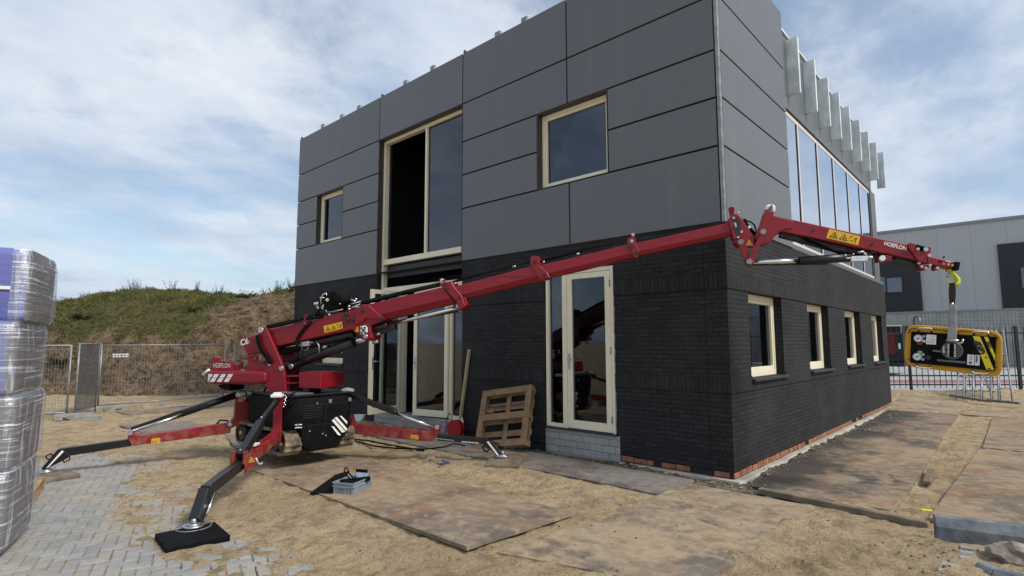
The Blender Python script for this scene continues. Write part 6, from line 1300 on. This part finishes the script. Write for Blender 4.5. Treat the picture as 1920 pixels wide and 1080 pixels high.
mb = MB(); q = [G(581, 927, GZ+.02), G(622, 930, GZ+.02), G(655, 905, GZ+.02), G(628, 902, GZ+.06)]; q[2][2] = GZ+.15; q[3][2] = GZ+.12; mb.prism(q, (0, 0, .02)); tag(mb.build('rubber_mat', 'blackmatt', None, loc=q[0], bevel=.003), 'black rubber mat propped against the left side of the grey crate', 'mat')

# timber beam, block, kerbs and stones at right
mb = MB(); a, b = G(1424, 920, GZ+.035), G(1742, 985, GZ+.03); m_ = (a+b)/2; mb.bar(a, m_+UZ*.006, .085, .07); mb.bar(m_+UZ*.004, b, .085, .065); o = tag(mb.build('timber_beam', 'oldtimber', None, loc=a, bevel=.008), 'long weathered timber beam along the near end of the side wall plates', 'beam')
mb = MB(); mb.bar(G(1746, 882, GZ+.03), G(1738, 905, GZ+.03), .085, .045); tag(mb.build('wood_offcut', 'oldtimber', None, loc=G(1740, 895), bevel=.004), 'grey wood offcut lying in the sand strip between the plates', 'wood block')
mb = MB(); a = G(1738, 958, GZ+.01); mb.obox(a, (1, .3, 0), (-.3, 1, 0), UZ, .045, .03, .012); tag(mb.build('yellow_scrap', 'lemon', None, loc=a), 'small yellow scrap on the sand near the left end of the kerbstone', 'litter')
def kerbstone(p, q, w, h, label, sink=.05, mat='kerb'):
    p = np.array(p); q = np.array(q); d = (q-p)/np.linalg.norm(q-p); n = np.array([-d[1], d[0], 0]); mb = MB()
    prof = [(0, 0), (w, 0), (w, h), (w*.35, h), (0, h*.72)]
    A = [p+n*x+UZ*(z-sink) for x, z in prof]; B = [q+n*x+UZ*(z-sink) for x, z in prof]; mb.loft(A, B); return tag(mb.build('kerbstone', mat, None, loc=p, bevel=.008), label, 'kerbstone', 'kerbstones by the sand bank at right')
kerbstone(G(1757, 1022), G(1757, 1022)+np.array([.97, .24, 0])*1.0, .12, .30, 'large blue-grey concrete kerbstone standing on edge in front of the brown plate', .06)
kerbstone(G(1825, 1077), G(1858, 1090), .10, .14, 'short grey kerbstone piece at the bottom right edge', .05); kerbstone(G(1860, 1091), G(1925, 1110), .10, .14, 'second kerbstone piece continuing beyond the bottom right corner', .05)
mb = MB(); a = G(1778, 1062, GZ+.03); b = [G(1758, 1068, GZ+.03), G(1766, 1050, GZ+.055), G(1800, 1060, GZ+.05), G(1800, 1070, GZ+.03)]; mb.prism(b, (0, .01, -.05)); tag(mb.build('concrete_shard', 'greyblock', None, loc=a, bevel=.004), 'flat triangular concrete shard in the sand left of the kerb pieces', 'concrete shard')
for k, (u0, v0, u1, v1, lab) in enumerate(((1799, 1025, 1826, 1029, 'upper of the three loose grey paving bricks below the kerbstone'), (1798, 1034, 1827, 1038, 'middle one of the three loose grey paving bricks below the kerbstone'), (1797, 1044, 1823, 1047, 'lower one of the three loose grey paving bricks below the kerbstone'), (1833, 1031, 1848, 1033, 'single grey paving brick right of the three below the kerbstone'))):
    a, b = G(u0, v0, GZ+.06), G(u1, v1, GZ+.06); mb = MB(); mb.bar(a-UZ*.03, b-UZ*.03, .062, .075); tag(mb.build('paving_brick', 'greyblock', None, loc=a, bevel=.006), lab, 'paving brick', 'loose paving bricks below the kerbstone')
c = G(1912, 1046, GZ+.08); mb = MB(); vs = []; bm0 = bmesh.new(); bmesh.ops.create_icosphere(bm0, subdivisions=3, radius=1)
bm0.verts.ensure_lookup_table(); 
for v in bm0.verts:
    f = 1+.35*(mnoise.noise(v.co*1.6)+.4*mnoise.noise(v.co*4)); vs.append(c+np.array([v.co.x*.19*f, v.co.y*.17*f, v.co.z*.115*f]))
mb.add(vs, [[v.index for v in f.verts] for f in bm0.faces]); bm0.free(); tag(mb.build('boulder', 'stone', None, loc=c), 'rough pinkish brown lump of rubble stone at the right edge', 'boulder')

# ================================================================== SITE FENCE at left
def fence_panel(p, q, h, label, net=False, sp=.075, sign=False):
    p = np.array([p[0], p[1], 0.0]); q = np.array([q[0], q[1], 0.0]); d = (q-p); L_ = np.linalg.norm(d); d /= L_; zb, zt = GZ+.14, GZ+h
    t = thing('site_fence', p+UZ*GZ, label, 'site fence', 'mobile fence panels in front of the mound')
    mb = MB()
    for x in (.02, L_-.02): mb.cyl(p+d*x+UZ*(GZ+.03), p+d*x+UZ*zt, .021, 10)
    mb.cyl(p+d*.02+UZ*(zt-.02), p+d*(L_-.02)+UZ*(zt-.02), .019, 10); mb.cyl(p+d*.02+UZ*zb, p+d*(L_-.02)+UZ*zb, .019, 10); mb.build('frame', 'fencesteel', t)
    mb = MB(); n = int(L_/sp)
    for i in range(1, n): x = L_*i/n; mb.bar(p+d*x+UZ*zb, p+d*x+UZ*(zt-.02), .0045, .0045, up=(d[0], d[1], 0))
    for k in range(8): z = zb+(zt-zb)*(k+.5)/8; mb.bar(p+d*.02+UZ*z, p+d*(L_-.02)+UZ*z, .005, .005)
    mb.build('wire_mesh', 'fencesteel', t)
    if net: mb = MB(); n_ = np.array([d[1], -d[0], 0])*.012; mb.add([p+d*.03+UZ*zb+n_, p+d*(L_-.03)+UZ*zb+n_, p+d*(L_-.03)+UZ*(zt-.02)+n_, p+d*.03+UZ*(zt-.02)+n_], [(0, 1, 2, 3)]); mb.build('dust_net', 'net', t)
    if sign:
        n_ = np.array([d[1], -d[0], 0]); n_ = n_ if n_ @ (CP-p) > 0 else -n_; c = p+d*.30+UZ*(zt-.30)+n_*.02; mb = MB(); mb.obox(c+d*.16, d, n_, UZ, .19, .004, .045); s_ = mb.build('name_sign', 'white', t); mk = MB(); nv = mottled('navy_print', (.10, .10, .20), (.16, .16, .26), 9)
        for a0, w0, h0_ in ((-.10, .06, .04), (-.02, .05, .05), (.05, .05, .045), (.12, .07, .05), (.21, .05, .05), (.28, .03, .04)): mk.obox(c+d*(a0+w0/2+.03)+n_*.007, d, n_, UZ, w0/2, .001, h0_/2)
        mk.build('blurred_print', nv, s_)
    return t
fence_panel((-16.5, -6.85), (-14.05, -4.58), 1.76, 'mobile fence panel between the wrapped stack and the netted panel')
fence_panel((-13.97, -4.46), (-15.44, -3.78), 1.80, 'narrow fence panel covered in dark grey netting', net=True, sp=.05)
fence_panel((-15.50, -3.74), (-15.92, -.40), 1.76, 'mobile fence panel with a small name sign, left of the counterweight', sign=True)
fence_panel((-15.90, -.16), (-15.30, 3.2), 1.76, 'mobile fence panel half hidden behind the crane column')
ft0 = None
def fence_foot(x, y, a, label):
    t = thing('ballast_block', (x, y, GZ), label, 'fence foot', 'concrete feet of the mobile fence'); ex = np.array([math.cos(a), math.sin(a), 0]); ey = np.array([-ex[1], ex[0], 0]); c = np.array([x, y, GZ]); mb = MB()
    mb.obox(c+UZ*.10, ex, ey, UZ, .36, .12, .035); 
    for k in (-.27, 0, .27): mb.obox(c+ex*k+UZ*.033, ex, ey, UZ, .08, .12, .033)
    mb.build('block', 'greyblock', t, bevel=.008); return t
fence_foot(-13.86, -4.48, R(75), 'concrete fence foot under the near post of the netted panel'); fence_foot(-15.2, -3.45, R(75), 'concrete fence foot at the far post of the netted panel'); fence_foot(-15.86, -.22, R(80), 'concrete fence foot behind the counterweight'); 
mb = MB(); c = np.array([-13.3, -4.30, GZ+.06]); mb.obox(c, (.5, .86, 0), (-.86, .5, 0), UZ, .24, .09, .06); tag(mb.build('concrete_block', 'greyblock', None, loc=c, bevel=.01), 'loose concrete block beside the near foot of the netted fence panel', 'block')

# ================================================================== YARD FENCE, TRESTLES, WAREHOUSE at right
FA = np.array([-.57, 17.03]); FD = np.array([3.16, 2.78]); FD = FD/np.linalg.norm(FD); Pf = lambda s, z, o=0.0: np.array([FA[0]+FD[0]*s-FD[1]*o, FA[1]+FD[1]*s+FD[0]*o, z])
yf = thing('yard_fence', Pf(0, GZ), 'black steel bar fence along the street at the back of the yard', 'fence')
mb = MB()
s = -8.0; k = 0
bars = np.arange(-7.0, 16, .205)
for s in bars: mb.bar(Pf(s, .02), Pf(s, 2.20), .018, .018, up=(FD[0], FD[1], 0))
mb.build('bar', 'fenceblack', yf)['kind'] = 'stuff'
for z in (1.98, .46, .14): mb = MB(); mb.bar(Pf(-7.2, z), Pf(16, z), .03, .045); mb.build('rail', 'fenceblack', yf)
for s in (-6.5, -3.0, .36, 4.20, 7.9, 11.6): mb = MB(); mb.bar(Pf(s, GZ-.1), Pf(s, 2.24), .07, .07, up=(FD[0], FD[1], 0)); mb.build('post', 'fenceblack', yf)
wf = thing('mesh_fence', Pf(2, GZ, 3), 'fine dark wire mesh fence standing on the pavement behind the black bars', 'fence'); mb = MB()
for s in np.arange(3.4, 16, .16): mb.bar(Pf(s, .5, 4), Pf(s, 2.9, 4), .007, .007, up=(FD[0], FD[1], 0))
for z in np.arange(.5, 2.92, .16): mb.bar(Pf(3.4, z, 4), Pf(16, z, 4), .007, .007)
mb.build('wire_mesh', 'fenceblack', wf)
for s in (3.4, 8, 12.5): mb = MB(); mb.bar(Pf(s, GZ-.1, 4.05), Pf(s, 2.95, 4.05), .05, .05); mb.build('post', 'fencesteel', wf)
# aluminium trestle frames parked against the fence
YFP = VPlane(FA, FA+FD)
TL = ('leftmost trestle frame in the row leaning on the black fence', 'second trestle frame from the left in the row by the black fence', 'third trestle frame from the left in the row by the black fence', 'fourth trestle frame from the left in the row by the black fence', 'fifth trestle frame from the left in the row by the black fence', 'rightmost and tallest trestle frame in the row by the black fence')
for k, (ub, wpx, ut) in enumerate(((1802, 9, 1806), (1818, 11, 1812), (1834, 10, 1830), (1850, 11, 1848), (1868, 10, 1862), (1886, 13, 1874))):
    Hz = 1.55 if k < 5 else 2.05; t = thing('trestle_frame', G(ub, 748), TL[k], 'trestle', 'aluminium trestle frames leaning on the yard fence'); legs = []
    for sd_ in (-1, 1):
        a = G(ub+sd_*wpx, 749+.06*(ub-1800), GZ+.02); bb = YFP.p(ut+sd_*wpx*.5, 652 if k < 5 else 618, .15); mb = MB(); mb.cyl(a, bb, .024, 8); mb.build('leg', 'aluminium', t); legs.append((a, bb))
    for f in (.16, .40, .62, .84):
        mb = MB(); mb.cyl(legs[0][0]+(legs[0][1]-legs[0][0])*f, legs[1][0]+(legs[1][1]-legs[1][0])*f, .017, 8); mb.build('rung', 'aluminium', t)
    if k == 3: mb = MB(); mb.cyl(legs[0][0]+(legs[0][1]-legs[0][0])*.5, legs[1][0]+(legs[1][1]-legs[1][0])*.1, .016, 8); mb.build('brace', 'aluminium', t)
sb = thing('scaffold_base', G(1845, 748), 'long grey scaffold base beam with castors lying in front of the trestles', 'scaffold beam')
a, m_, b = G(1782, 741, GZ+.14), G(1852, 752, GZ+.12), G(1912, 756, GZ+.14); mb = MB(); mb.bar(a, m_, .08, .07); mb.bar(m_+UZ*.03, b+UZ*.0, .09, .07); mb.build('beam', 'aluminium', sb, bevel=.006)
for q in ((1784, 745), (1797, 746), (1806, 748), (1852, 757), (1908, 760)):
    c = G(*q, GZ+.05); mb = MB(); mb.bar(c-UZ*.05, c+UZ*.06, .06, .08); mb.build('castor', 'fencesteel', sb, bevel=.008)
# warehouse
WY = 53.7
wh = thing('warehouse', (2, WY, GZ), 'large pale grey metal clad warehouse with dark panels across the street', 'building')
pt_ = lambda u, v: FY(u, v, WY)
mb = MB(); x0, x1 = -30, 42; zt = 11.9; mb.add([(x0, WY, GZ-.3), (x1, WY, GZ-.3), (x1, WY, zt), (x0, WY, zt), (x0, WY+25, GZ-.3), (x1, WY+25, GZ-.3), (x1, WY+25, zt), (x0, WY+25, zt)], [(0, 1, 2, 3), (4, 5, 6, 7), (0, 3, 7, 4), (1, 2, 6, 5), (2, 3, 7, 6)]); mb.build('wall', 'warehousegrey', wh)
mb = MB(); mb.box(x0-.1, x1+.1, WY-.12, WY-.002, zt-.14, zt+.1); mb.build('roof_edge', 'fencesteel', wh)
for (u0, v0, u1, v1) in ((1600, 496, 1731.5, 588), (1868, 443, 1992, 583)):
    a, b = pt_(u0, v0), pt_(u1, v1); mb = MB(); mb.box(a[0], b[0], WY-.25, WY-.002, 2.2, a[2] if u0 < 1700 else 9.75); mb.build('dark_panel', 'warehousedark', wh)
for (u0, v0, u1, v1) in ((1630, 522.5, 1662, 548.5), (1664, 522.5, 1693, 547.5), (1914, 503, 1960, 538)):
    a, b = pt_(u0, v0), pt_(u1, v1); mb = MB(); frame(mb, 'F', a[0]-.1, b[0]+.1, WY-.34, WY-.252, b[2]-.1, a[2]+.1, .1) if False else mb.box(a[0]-.08, b[0]+.08, WY-.33, WY-.252, b[2]-.08, a[2]+.08); wd = mb.build('window', 'beam', wh); mb = MB(); mb.box(a[0], b[0], WY-.36, WY-.331, b[2], a[2]); mb.build('pane', 'darkglass', wd)
mb = MB(); a = FY(1668, 588.5, 47); mb.box(-30, 42, 46.8, 47.1, GZ-.3, a[2]); cw_ = tag(mb.build('concrete_wall', 'wallconcrete', None, loc=(2, 47, GZ-.3)), 'long pale concrete wall below the warehouse behind the street', 'wall'); mb = MB(); mb.box(-30, 42, 46.72, 47.18, a[2]+.002, a[2]+.12); mb.build('coping', 'fencesteel', cw_)
for u in (1700, 1790, 1915, 1980):
    p = FY(u, 600, 46.8); mb = MB(); mb.box(p[0]-.03, p[0]+.03, 46.78, 46.799, GZ-.3, a[2]); mb.build('joint', 'fencesteel', cw_)
p = FY(1713.5, 600, 45); mt = thing('camera_mast', (p[0], p[1], GZ), 'thin mast with a small camera head in front of the concrete wall', 'mast'); mb = MB(); zt_ = FY(1714, 593, 45)[2]; mb.tube([(p[0], p[1], GZ-.2), (p[0], p[1], zt_-.25), (p[0]+.08, p[1], zt_-.06), (p[0]+.3, p[1], zt_)], .05, 8); mb.build('pole', 'fenceblack', mt); mb = MB(); mb.bar((p[0]+.15, p[1], zt_+.05), (p[0]+.55, p[1], zt_+.0), .16, .16); mb.cyl((p[0]+.35, p[1]-.05, zt_-.1), (p[0]+.35, p[1]-.05, zt_-.75), .09, 8); mb.build('camera_head', 'fencesteel', mt)
# parked truck mostly hidden behind the office
TY = 30.0; a, b = FY(1691, 609, TY), FY(1691, 678, TY); tr_ = thing('parked_truck', (b[0]-3, TY+1.2, GZ), 'dark parked truck with a dull red side panel, half hidden by the office corner', 'truck'); X1 = a[0]
mb = MB(); mb.box(X1-6.5, X1, TY, TY+2.4, b[2], a[2]); mb.build('body', 'truckdark', tr_, bevel=.04)
mb = MB(); mb.box(X1-6.4, X1-.05, TY-.03, TY-.002, a[2]-.07, a[2]-.005); mb.box(X1-.06, X1-.02, TY-.03, TY-.002, a[2]-.45, a[2]-.075); mb.build('trim', 'white', tr_)
c0, c1 = FY(1666, 625, TY), FY(1680.5, 664, TY); mb = MB(); mb.box(c0[0]-2.5, c1[0], TY-.02, TY-.001, c1[2], c0[2]); mb.build('side_panel', 'truckred', tr_)
c0 = FY(1686.5, 649, TY); mb = MB(); mb.obox(c0, (1, 0, 0), (0, 1, 0), UZ, .045, .03, .16); mb.build('marker_lamp', 'white', tr_, bevel=.01)
mb = MB(); mb.box(X1-6.4, X1-.02, TY-.05, TY+2.4, b[2]-.28, b[2]-.03); mb.build('chassis', 'truckdark', tr_)
for x in (-5.6, -4.4, -2.4): mb = MB(); mb.cyl((X1+x, TY-.02, GZ+.42), (X1+x, TY+.30, GZ+.42), .45, 20); mb.cyl((X1+x, TY+2.1, GZ+.42), (X1+x, TY+2.4, GZ+.42), .45, 20); mb.build('wheel', 'darkrubber', tr_)
